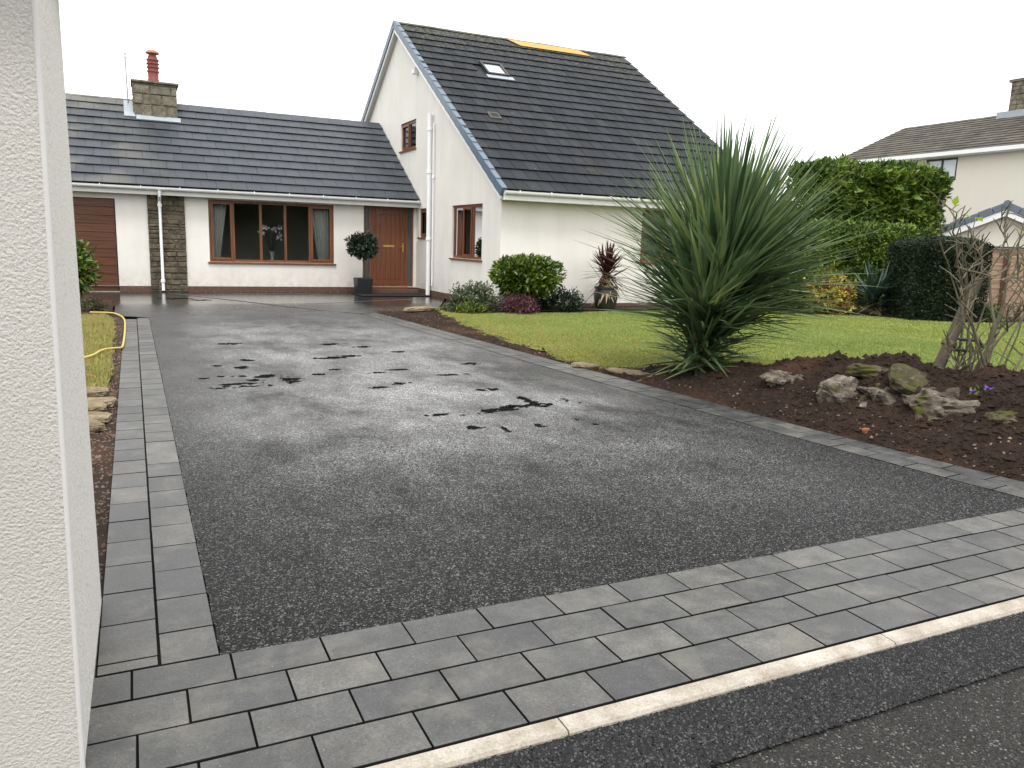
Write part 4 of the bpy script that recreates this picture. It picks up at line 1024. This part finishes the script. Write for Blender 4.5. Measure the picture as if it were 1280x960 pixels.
MB().box(-6, YN-.25, ZT+.003, -.11, YF+.10, ZT+.10).build('soffit', M['nwall'], gb)

# ------------------------------------------------------------------ the big cordyline by the drive
BL = [blade_strip(1.0, .060, d, 7) for d in (.01, .03, .06, .09, .13, .18, .25, .34)]
def blade_mats(pos, az, el, L, roll, k, wsc=1.0):
    return BL[k], Matrix.Translation(pos) @ rot_to(az, el, roll).to_matrix().to_4x4() @ Matrix.Diagonal((L, wsc, L, 1))
def sword_plant(parent, leaves, mat, nobj, name='leaf', stuff='leaves'):
    meshes = [mesh_np('leaf', v, f, mat, smooth=True) for v, f in BL]
    leaves.sort(key=lambda l: -l[3])
    for (pos, az, el, L, roll, k, w) in leaves[:nobj]:
        link(name, meshes[k], parent, pos, rot_to(az, el, roll), scale=(L, w, L))
    VV = []; FF = []; RR = []; n = 0
    for (pos, az, el, L, roll, k, w) in leaves[nobj:]:
        (v, f), m = blade_mats(pos, az, el, L, roll, k, w); m = np.array(m); q = v @ m[:3, :3].T+m[:3, 3]
        VV.append(q); FF.append(f+n); RR.append(np.full(len(f), random.random())); n += len(q)
    if VV: link(stuff, mesh_np(stuff, np.concatenate(VV), np.concatenate(FF), mat, smooth=True, rnd=np.concatenate(RR)), parent, kind='stuff')
def heads(lst, seed):
    g = np.random.default_rng(seed); out = []
    for (c, n, L0, L1, e0, e1, az0, az1, w) in lst:
        for i in range(n):
            t = (i+.5)/n; el = math.degrees(math.asin(np.clip(math.sin(R(e0))+(math.sin(R(e1))-math.sin(R(e0)))*t, -1, 1)))+g.normal()*5
            az = az0+(az1-az0)*((i*.61803) % 1)+g.normal()*4
            L = L0+(L1-L0)*g.random(); h = 1-max(0, el)/90.
            k = int(np.clip(round(h*4.2+g.normal()*1.0), 0, 7))
            p = Vector(c)+Vector((g.normal()*.05, g.normal()*.05, g.normal()*.10+.12*(el/90)))
            out.append((tuple(p), R(az), R(el), L, g.normal()*.25, k, w*(.75+.5*g.random())))
    return out
palm = thing('cordyline_palm', 'huge spiky green cordyline bursting out beside the drive at the end of the soil bank', 'palm', (6.02, 7.5, .08))
b = MB(); b.tube([(6.02, 7.5, .0), (6.08, 7.5, .45), (6.25, 7.48, .85), (6.42, 7.5, 1.25)], [.16, .14, .12, .10], 12); b.tube([(6.05, 7.48, .3), (5.95, 7.40, .62)], [.1, .08], 10); b.tube([(6.10, 7.5, .5), (6.55, 7.6, .95)], [.1, .08], 10)
b.build('trunk', M['bark'], palm, smooth=True)
lv = heads([((6.34, 7.5, 1.08), 380, 1.3, 2.05, 20, 86, 0, 360, 1.0), ((6.30, 7.46, 1.05), 240, 1.45, 2.1, 48, 86, 0, 360, 1.0), ((6.48, 7.52, 1.02), 240, 1.2, 1.8, 2, 70, -80, 80, .95),
            ((6.02, 7.40, .74), 240, 1.0, 1.5, 12, 78, 80, 300, .95), ((6.15, 7.36, .56), 220, .75, 1.25, 6, 66, 0, 360, .85), ((6.02, 7.40, .32), 170, .5, .9, -14, 60, 100, 340, .8), ((6.36, 7.45, .82), 120, 1.0, 1.5, -4, 28, -85, 60, .75), ((6.1, 7.4, .36), 90, .5, .85, -4, 55, -90, 90, .75)], 5)
sword_plant(palm, lv, M['leafpalm'], 298)

# potted red cordyline against the front wall
px_, py_ = 10.15, 16.1
pp = thing('potted_cordyline', 'dark red spiky cordyline with dry lower leaves in a dark round pot', 'potted plant', (px_, py_, 0))
MB().lathe([(.17, .0), (.19, .015), (.25, .15), (.285, .33), (.285, .45), (.255, .55), (.285, .57), (.285, .61), (.25, .61), (.235, .55)], (px_, py_, .0), 28).build('pot', M['potdark'], pp, smooth=True)
MB().lathe([(.20, .53), (.24, .555)], (px_, py_, 0), 20).build('soil', M['soil'], pp)
MB().tube([(px_, py_, .5), (px_+.01, py_, .75), (px_, py_, 1.0)], [.05, .045, .04], 8).build('trunk', M['bark'], pp, smooth=True)
sword_plant(pp, heads([((px_, py_, .98), 80, .46, .66, 22, 86, 0, 360, 1.35)], 6), M['leafred'], 70, 'red_leaf')
sword_plant(pp, heads([((px_, py_, .92), 40, .5, .72, -22, 18, 0, 360, .9)], 7), M['leafred'], 40, 'drooping_leaf')
sword_plant(pp, heads([((px_, py_, .90), 30, .55, .78, -62, -34, 0, 360, 1.25)], 8), M['leafdry'], 30, 'dry_leaf')

# ------------------------------------------------------------------ shrubs
def shrub(name, label, cat, c, rad, n, ll, lw, mat, seed, lump=.2, shell=.45, zmin=.02, up=.5, trunk=True, jit=.55, flatp=0.0, fold=.25):
    t = thing(name, label, cat, (c[0], c[1], 0))
    P, D = crown_points(n, c, rad, seed, lump, shell, zmin=zmin, flatp=flatp)
    foliage('foliage', M[mat], t, P, unit(D+np.array([0, 0, up])), ll, lw, seed+1, jit=jit, fold=fold, inner=.35)
    if trunk:
        g = np.random.default_rng(seed)
        for k in range(6):
            a = g.uniform(0, 6.28); r = .7*g.random()**.5; MB().tube([(c[0]+.05*math.cos(a), c[1]+.05*math.sin(a), 0), (c[0]+.35*r*rad[0]*math.cos(a), c[1]+.35*r*rad[1]*math.sin(a), c[2]*.6), (c[0]+r*rad[0]*math.cos(a), c[1]+r*rad[1]*math.sin(a), c[2]+.3*rad[2])], [.03, .02, .008], 6).build('stem', M['bark'], t, smooth=True)
    return t
shrub('laurel_bush', 'rounded clipped laurel with bright green top against the white front wall', 'shrub', (8.02, 16.1, .84), (.80, .62, .46), 3000, .115, .055, 'laurel', 31, .10, .5, flatp=.10)
shrub('spreading_shrub', 'low spreading grey green shrub at the house corner beside the drive', 'shrub', (6.78, 16.25, .20), (.66, .5, .46), 2000, .07, .035, 'greyshrub', 33, .25, .4)
shrub('purple_shrub', 'small purple leaved shrub in front of the rounded laurel', 'shrub', (7.72, 15.75, .18), (.44, .36, .34), 1700, .05, .022, 'purpshrub', 35, .22, .4)
shrub('lime_shrub', 'small yellow green shrub at the foot of the grey green shrub', 'shrub', (6.62, 15.85, .10), (.40, .28, .18), 700, .05, .026, 'limeshrub', 37, .2, .4, trunk=False)
shrub('dark_shrub', 'low dark green shrub right of the rounded laurel', 'shrub', (9.05, 16.15, .16), (.55, .5, .42), 1700, .06, .03, 'darkshrub', 39, .22, .4)
shrub('dark_shrub', 'dark shrub growing underneath the rounded laurel', 'shrub', (8.42, 16.3, .14), (.45, .4, .36), 900, .06, .03, 'darkshrub', 41, .22, .4)
shrub('laurel_bush', 'glossy laurel bush in front of the brown garage door', 'shrub', (-1.36, 18.6, .82), (.68, .62, .68), 1500, .15, .06, 'laurel', 43, .16, .45, jit=.7)
shrub('low_shrub', 'low olive brown shrub on the soil at the end of the left lawn', 'shrub', (-.76, 16.95, .10), (.30, .3, .20), 900, .035, .02, 'olive', 45, .2, .3, trunk=False)
shrub('autumn_shrub', 'loose shrub turning yellow and red at the foot of the hedge', 'shrub', (16.15, 14.85, .42), (.66, .6, .62), 1300, .11, .05, 'autumn', 47, .35, .3)
shrub('lime_shrub', 'small light green plant behind the autumn coloured shrub', 'shrub', (16.1, 15.2, .75), (.5, .4, .5), 600, .10, .04, 'limeshrub', 49, .35, .3)
yu = thing('yucca', 'dark spiky yucca between the hedge and the clipped yew', 'plant', (17.0, 14.25, 0))
BLs = BL; sword_plant(yu, heads([((17.0, 14.25, .35), 80, .85, 1.2, 8, 84, 0, 360, 1.6)], 9), M['yuccaleaf'], 80)
sword_plant(yu, heads([((17.0, 14.2, .3), 16, .5, .7, -35, 0, 0, 360, 1.3)], 10), M['leafdry'], 16, 'dry_leaf')

def hedge(name, label, lo, hi, n, ll, lw, mat, seed, rough=.08, depth=.3, jit=.6, rz=0, up=.45, stems=None, loc=None, inner=.35, top=.15):
    c = np.array([(lo[0]+hi[0])/2, (lo[1]+hi[1])/2, 0]); t = thing(name, label, 'hedge', tuple(c))
    P, D = box_points(n, lo, hi, seed, rough, depth, top)
    if rz:
        m = np.array(Matrix.Rotation(rz, 3, 'Z')); P = (P-c) @ m.T+c; D = D @ m.T
    foliage('foliage', M[mat], t, P, unit(D+np.array([0, 0, up])), ll, lw, seed+1, jit=jit, inner=inner)
    if stems:
        g = np.random.default_rng(seed)
        for k in range(stems):
            x = g.uniform(lo[0]+.2, hi[0]-.2); y = g.uniform(lo[1]+.2, hi[1]-.2); MB().tube([(x, y, 0), (x+g.normal()*.1, y, hi[2]*.5), (x+g.normal()*.25, y, hi[2]-.3)], [.06, .045, .02], 6).build('stem', M['bark'], t, smooth=True)
    return t
hedge('tall_hedge', 'tall hedge with see-through lower stems rising behind the lower clipped hedge', (17.5, 17.0, 2.35), (23.1, 18.1, 4.2), 11500, .19, .075, 'hedge', 51, .22, .45, stems=16)
hedge('clipped_hedge', 'long clipped green hedge running along the back of the lawn', (15.5, 15.7, .05), (21.4, 16.7, 2.42), 20000, .11, .055, 'hedge', 53, .07, .2, stems=6)
hedge('clipped_yew', 'dark box shaped yew hedge with rounded shoulders at the right of the lawn', (17.05, 12.55, .0), (18.85, 14.05, 2.02), 34000, .055, .030, 'yew', 55, .03, .12, rz=R(-27), up=.2, top=.10)
sheet('soil_bed', [(15.0, 14.9), (16.6, 14.2), (17.0, 13.2), (18.0, 12.3), (19, 12.1), (24, 12.4), (24, 17), (15, 17)], .075, M['soil'])
sheet('soil_bed', [(6.15, 16.05), (6.6, 15.75), (9.5, 15.85), (15.6, 16.45), (15.6, 16.9), (6.2, 16.9)], .074, M['soil'])

# bare pruned shrub on the bank
def pz(px, py, dy=0): return (7.0+.0110*(px-1240), 4.5+dy, .50+.0071*(470-py))
bs = thing('bare_shrub', 'leafless pruned shrub with many thin grey stems on top of the soil bank', 'shrub', (7.0, 4.5, .45))
stems = [([(1225, 478), (1205, 420), (1185, 375), (1163, 305)], .030, -.1), ([(1192, 392), (1172, 372), (1165, 366), (1168, 345)], .016, -.1), ([(1235, 478), (1246, 400), (1250, 350), (1243, 322)], .042, .05),
 ([(1234, 478), (1255, 425), (1272, 390), (1292, 330)], .028, .15), ([(1240, 478), (1262, 445), (1288, 424)], .034, -.12), ([(1215, 478), (1212, 430), (1207, 400), (1195, 345), (1176, 302), (1168, 290)], .022, .1),
 ([(1222, 478), (1225, 400), (1221, 345), (1188, 332), (1173, 306), (1165, 290)], .034, 0), ([(1230, 478), (1226, 380), (1217, 335), (1196, 292), (1186, 268), (1178, 260)], .024, .2), ([(1226, 348), (1250, 342), (1262, 312), (1275, 262), (1278, 240)], .020, .0),
 ([(1245, 345), (1250, 312), (1262, 268), (1268, 246)], .016, .1), ([(1248, 348), (1240, 302), (1247, 258), (1252, 236)], .016, -.05), ([(1249, 352), (1268, 338), (1290, 314)], .026, .05), ([(1236, 460), (1262, 412), (1292, 382)], .026, .1),
 ([(1218, 478), (1214, 425), (1198, 385)], .018, .05), ([(1222, 470), (1200, 440), (1194, 425)], .014, .1), ([(1221, 346), (1228, 318), (1214, 296), (1210, 285)], .016, .1), ([(1222, 348), (1236, 330), (1232, 300)], .014, 0), ([(1190, 390), (1204, 360), (1208, 345)], .012, 0),
 ([(1250, 346), (1255, 320), (1256, 290), (1258, 268)], .014, .2), ([(1205, 478), (1204, 445)], .022, 0), ([(1211, 478), (1211, 440)], .020, .1), ([(1198, 470), (1196, 455)], .02, .1), ([(1243, 478), (1258, 440), (1276, 405), (1290, 350)], .03, .2), ([(1247, 478), (1290, 440), (1300, 436)], .03, -.15),
 ([(1195, 345), (1206, 330), (1222, 322)], .012, .1), ([(1240, 302), (1228, 285), (1222, 270)], .008, 0), ([(1262, 312), (1280, 296)], .012, 0), ([(1176, 302), (1192, 306), (1205, 318)], .009, .1)]
gg = np.random.default_rng(12)
for k in range(9):
    bx_ = 1215+gg.uniform(0, 32); tx = gg.uniform(1158, 1300); ty = gg.uniform(262, 400); mx_ = bx_+(tx-bx_)*gg.uniform(.25, .6); my = 478+(ty-478)*gg.uniform(.4, .6); stems.append(([(bx_, 478), (mx_, my), (tx+gg.uniform(-14, 14), (my+ty)/2), (tx, ty)], gg.uniform(.012, .020), gg.uniform(-.2, .25)))
for pts, r, dy in stems:
    b = MB(); n = len(pts); W3 = [Vector(pz(x, y, dy+.05*gg.normal())) for x, y in pts]; fine = []
    for i in range(n-1):
        for t in (0, .33, .66): fine.append(W3[i].lerp(W3[i+1], t)+Vector(gg.normal(size=3)*.006))
    fine.append(W3[-1]); m = len(fine); b.tube(fine, [r*.42*(1-.78*i/(m-1))+.0018 for i in range(m)], 7)
    for k in range(7):
        i = int(gg.integers(m//3, m)); a = fine[i]; d = Vector((gg.normal()*.09, gg.normal()*.08, .05+.13*gg.random())); b.tube([a, a+d*.5+Vector((0, 0, .01)), a+d], [.006, .005, .003], 5)
    b.build('branch', M['bark'], bs, smooth=True)
for (x, y, s) in ((1167, 263, .085), (1192, 275, .095), (1181, 272, .06), (1271, 243, .09), (1274, 250, .06), (1244, 289, .04), (1176, 285, .05)):
    p = np.array([pz(x, y)]); V, F, r_ = leaf_cloud(p, np.array([[.6, -.3, .2]]), s, s*.75, seed=int(x), var=.05); link('leaf', mesh_np('leaf', V, F, M['lime'], rnd=r_), bs)
po = thing('wooden_post', 'leaning grey timber stake beside the leafless shrub on the bank', 'post', (6.62, 4.75, .45))
MB().tube([(6.60, 4.8, .40), (6.83, 4.8, .88), (7.06, 4.8, 1.36)], [.052, .050, .048], 12).build('stake', M['post'], po, smooth=True)
MB().lathe([(.066, -.02), (.068, 0), (.066, .02)], (0, 0, 0), 12).build('tie', M['bark'], po, loc=None).matrix_basis = Matrix.Translation((6.775, 4.8, .765)) @ Euler((0, .445, 0)).to_matrix().to_4x4()
MB().tube([(6.74, 4.72, .72), (7.05, 4.68, .70)], .016, 6).build('tie_bar', M['dark'], po)
MB().tube([(6.76, 4.70, .82), (7.02, 4.68, .80), (7.08, 4.68, .74)], .016, 6).build('tie_bar', M['dark'], po)

# ------------------------------------------------------------------ rocks on the bank, slabs
blob('rock', M['rock'], (6.08, 5.90, .235), (.34, .20, .10), 1, .28, 1.7, .15, rot=(.05, .1, -.4), label='flat pale limestone rock with moss at the left end of the bank', cat='rock')
blob('rock', M['rock'], (5.91, 5.21, .235), (.20, .19, .17), 2, .22, 1.6, .25, rot=(.1, -.1, .2), label='blocky brown boulder left of the low creased boulder in the bank', cat='rock')
blob('rock', M['rock'], (6.12, 4.85, .25), (.31, .20, .145), 3, .32, 2.2, .2, rot=(0, .15, -.5), label='long creased boulder in the middle of the bank under the mossy slab', cat='rock')
blob('rock', M['mossrock'], (6.28, 4.64, .42), (.30, .20, .06), 4, .10, 1.1, .45, rot=(.42, .30, -.75), label='mossy flat slab tilted over the pale lichen boulder on the bank', cat='rock')
blob('rock', M['rock'], (6.15, 4.30, .275), (.36, .24, .165), 5, .30, 1.7, .2, rot=(0, .06, -.6), label='large pale boulder with lichen and moss hanging out of the bank', cat='rock')
blob('rock', M['mossrock'], (6.17, 3.80, .29), (.17, .13, .09), 6, .22, 1.7, .15, label='brown stone half buried in the bank near the right edge', cat='rock')
blob('rock', M['mossrock'], (6.22, 5.14, .47), (.22, .12, .06), 7, .2, 1.4, .3, rot=(0, .1, -.5), label='small flat stone at the crest of the bank behind the boulders', cat='rock')
blob('rock', M['mossrock'], (6.28, 7.02, .17), (.15, .12, .09), 8, .25, label='mossy stone in the soil at the foot of the cordyline', cat='rock')
blob('brick_piece', M['brickbit'], (5.58, 4.60, .075), (.045, .03, .025), 9, .15, flat=.4, sub=2, label='orange broken brick lump on the soil bank', cat='brick')
blob('rock', M['slab'], (5.62, 16.45, .08), (.36, .14, .06), 10, .18, 1.2, .3, rot=(0, 0, .2), label='flat stone lying where the drive border meets the grey green shrub', cat='rock')
for k, (x, y, sx, sy, rz, lab) in enumerate(((5.20, 8.66, .17, .10, -.9, 'small sandstone slab set in the lawn edge by the drive border'), (5.52, 7.88, .44, .12, -1.02, 'long sandstone slab between the lawn edge and the drive, left of the cordyline'))):
    blob('stone_slab', M['slab'], (x, y, .035), (sx, sy, .030), 20+k, .10, 1.4, .45, rot=(0, .02, rz), label=lab, cat='stone slab')
for k, (x, y, z, lab) in enumerate(((-.44, 8.13, .075, 'topmost sandstone edging slab at the front of the left lawn'), (-.40, 7.83, .040, 'second sandstone edging slab from the left lawn'), (-.46, 7.53, .062, 'third sandstone edging slab from the left lawn'), (-.41, 7.22, .030, 'sandstone edging slab second nearest the roughcast building'), (-.45, 6.90, .022, 'pale sandstone slab nearest the roughcast building'))):
    blob('stone_slab', M['slab'], (x, y, z), (.19, .105, .034), 30+k, .20, 1.9, .5, rot=(.06, .0, (.2, -.12, .1, -.22, .3)[k]), label=lab, cat='stone slab')
# pansies on the bank
fl = thing('pansies', 'small purple pansies flowering on the soil bank', 'flowers', (6.32, 4.1, .48))
g = np.random.default_rng(3); P = np.array([6.32, 4.1, .46])+g.normal(size=(34, 3))*np.array([.06, .05, .02]); foliage('foliage', M['limeshrub'], fl, P, g.normal(size=P.shape)*.4+np.array([0, 0, 1]), .04, .018, 4)
hp = np.array([6.32, 4.1, .495])+g.normal(size=(4, 3))*np.array([.06, .05, .015]); P = np.repeat(hp, 5, 0)+g.normal(size=(20, 3))*.008; foliage('blossom', M['purple'], fl, P, g.normal(size=P.shape), .026, .024, 5)
# garden hose
b = MB(); hz = [(-2.2, 9.9, .04), (-1.2, 10.2, .05), (-.58, 10.55, .06), (-.40, 11.15, .065), (-.26, 11.42, .05), (-.20, 11.55, .035), (-.175, 11.8, .03), (-.165, 12.6, .03), (-.16, 13.4, .03), (-.165, 14.6, .03), (-.185, 15.4, .035), (-.25, 16.0, .04), (-.40, 16.35, .06), (-.75, 16.3, .08)]
H = [Vector(p) for p in hz]; sm = []
for i in range(len(H)-1):
    p0, p1, p2, p3 = H[max(i-1, 0)], H[i], H[i+1], H[min(i+2, len(H)-1)]
    for t in np.linspace(0, 1, 6, endpoint=False): sm.append(.5*((2*p1)+(-p0+p2)*t+(2*p0-5*p1+4*p2-p3)*t*t+(-p0+3*p1-3*p2+p3)*t**3))
b.tube(sm+[H[-1]], .0145, 10).build('garden_hose', M['hose'], None, smooth=True, label='yellow garden hose lying over the left lawn and along its edge', cat='hose')
# fallen leaf on the road
V, F, r_ = leaf_cloud(np.array([[.86, 1.93, -.012]]), np.array([[.5, .3, .25]]), .035, .028, seed=2, jit=.1)
link('fallen_leaf', mesh_np('fallen_leaf', V, F, simple('rust leaf', (.45, .14, .07), .7)), None, label='small rust coloured leaf on the black road by the pale kerb', cat='leaf')

# ------------------------------------------------------------------ neighbours on the right
nh = thing('neighbour_house', 'cream two storey house with brown grey roof beyond the hedges', 'house', (28, 18, 0))
b = MB(); NW = (20.43, 21.75, 4.40, 5.24); fN = lambda u, z, d: (28+d, u, z)
wall_panel(b, fN, [6, 26.0], -.05, lambda u: 5.32, [NW], .25); b.quad((28, 26.0, 0), (36, 26.0, 0), (36, 26.0, 5.3), (32, 26.0, 7.1), (28, 26.0, 5.3)); b.quad((28, 6, 0), (36, 6, 0), (36, 6, 5.3), (32, 6, 7.1), (28, 6, 5.3)); b.build('wall', M['nwall'], nh)
wN = MB(); s = .03
for q in ((20.43, 4.40, 21.75, 4.47), (20.43, 5.17, 21.75, 5.24), (20.43, 4.47, 20.51, 5.17), (21.67, 4.47, 21.75, 5.17), (21.05, 4.47, 21.12, 5.17)): wN.box(q[0], q[1], s, q[2], q[3], s+.07, lambda u, z, d: fN(u, z, d))
w = wN.build('window', M['dark'], nh)
for a, c in ((20.51, 21.05), (21.12, 21.67)): MB().quad(fN(a, 4.47, .06), fN(c, 4.47, .06), fN(c, 5.17, .06), fN(a, 5.17, .06)).build('pane', M['skyglass'], w)
nsl = (7.25-5.38)/(32-27.6); FN = roof_frame((27.6, 26.15, 5.38), (0, -1, 0), (1, 0, nsl)); f = fr(FN); ln = 4.4*math.sqrt(1+nsl*nsl)
rn = MB().box(0, 0, -.05, 20.5, ln, 0, f).build('roof', M['felt'], nh)
b = MB(); ng = 14; gN = ln/ng
for c in range(ng):
    a = -(c % 2)*.17
    while a < 20.5:
        b.cur = random.random(); x_0, x_1 = max(a, 0)+.004, min(a+.34, 20.5)-.004
        if x_1-x_0 > .03:
            y0 = c*gN+random.uniform(-.006, .006); q = [(x_0, y0, .03), (x_1, y0, .03), (x_1, y0+gN+.04, .0), (x_0, y0+gN+.04, .0)]; b.hexa([f(*p) for p in q]+[f(p[0], p[1], p[2]+.025) for p in q])
        a += .34
b.build('roof_tiles', M['ntile'], rn, kind='stuff')
FN2 = roof_frame((36.4, 5.65, 5.38), (0, 1, 0), (-1, 0, nsl)); MB().box(0, 0, -.05, 20.5, ln, 0, fr(FN2)).build('rear_roof', M['ntile'], nh)
b = MB(); b.box(27.52, 5.7, 5.28, 27.62, 26.15, 5.42); b.box(27.62, 5.7, 5.26, 28.0, 26.15, 5.30); b.build('gutter', M['white'], nh)
nc = MB().box(31.6, 20.2, 6.9, 32.4, 21.15, 8.45).build('chimney', M['mortar'], nh)
stonework(lambda u, z, d: (31.6-d, u, z), 20.2, 21.15, 6.9, 8.4, (.12, .22), (.2, .4), M['chimstone'], nc, .04, .012)
MB().box(31.52, 20.12, 8.4, 32.48, 21.23, 8.5).build('capping', M['chimstone'], nc)
b = MB(); b.box(31.35, 20.05, 7.02, 31.6, 21.45, 7.28); b.build('flashing', M['lead'], nc)

GA = R(-57); GC = Vector((24.0, 15.7, 0)); _ca, _sa = math.cos(GA), math.sin(GA)
def gp(u, v, z): return (GC.x+u*_ca-v*_sa, GC.y+u*_sa+v*_ca, z)          # u across the gable, v along the ridge
ng_ = thing('neighbour_garage', 'cream garage gable with blue grey tiled roof beyond the fence', 'garage', tuple(GC))
b = MB(); b.prism([gp(-1.85, .2, 0), gp(1.85, .2, 0), gp(1.85, .2, 2.26), gp(0, .2, 3.02), gp(-1.85, .2, 2.26)], Vector(gp(0, 6, 0))-Vector(gp(0, 0, 0))); b.build('wall', M['nwall'], ng_)
for sgn in (1, -1):
    O = Vector(gp(-sgn*2.15, 0, 2.20)); v = (Vector(gp(0, 0, 3.17))-O).normalized(); u = (Vector(gp(0, 1, 0))-Vector(gp(0, 0, 0))); nn = u.cross(v)
    if nn.z < 0: nn = -nn
    f = fr((O, u, v, nn)); lg = (Vector(gp(0, 0, 3.17))-O).length
    rf = MB().box(.05, 0, -.03, 6.2, lg, 0, f).build('roof', M['felt'], ng_)
    b = MB()
    for c in range(8):
        for k in range(18): b.cur = random.random(); b.box(k*.345+.01, c*lg/8, .024, k*.345+.34, (c+1)*lg/8+.02, .050, f)
    b.build('roof_tiles', M['bluetile'], rf, kind='stuff')
    for k in range(6): MB().box(-.06, k*lg/6, -.12, .10, (k+1)*lg/6-.012, .095-.012*(k % 2), f).build('verge_cap', M['bluetile'], rf, bevel=.008)
    MB().box(-.03, -.05, -.30, -.005, lg, -.122, f).build('barge_board', M['white'], ng_)
    MB().box(.0, 0, -.20, .21, lg, -.13, f).build('soffit', M['soffit'], ng_)
MB().tube([gp(0, -.08, 3.20), gp(0, 6.2, 3.20)], .11, 10).build('ridge_tile', M['bluetile'], ng_)
fe = thing('board_fence', 'pinkish horizontal board fence with brown posts in front of the cream garage', 'fence', (18.4, 13.0, 0))
for k in range(9):
    x = 18.3
    while x < 26:
        MB().box(x, 13.0+.006*random.random(), .06+k*.195, x+1.8, 13.03, .06+k*.195+.188).build('board', M['fence'], fe); x += 1.806
MB().box(18.3, 12.96, 1.815, 26, 13.06, 1.86).build('capping_rail', M['dark'], fe)
for x in (18.3, 20.1, 21.9, 23.7, 25.5): MB().box(x-.07, 12.90, 0, x+.07, 12.995, 1.80).build('post', M['fpost'], fe)
shrub('lime_shrub', 'small green plant at the foot of the pinkish fence', 'shrub', (18.9, 12.5, .18), (.4, .3, .25), 500, .07, .03, 'hedge', 61, .3, .3, trunk=False)
bpy.context.view_layer.update()

# unseen hedge added behind the camera to darken what the windows mirror
hedge('unseen_hedge', 'unseen dark hedge added across the road to darken the window reflections', (-16, -13, 0), (26, -11, 4.2), 9000, .5, .3, 'yew', 71, .4, .5, inner=.6)
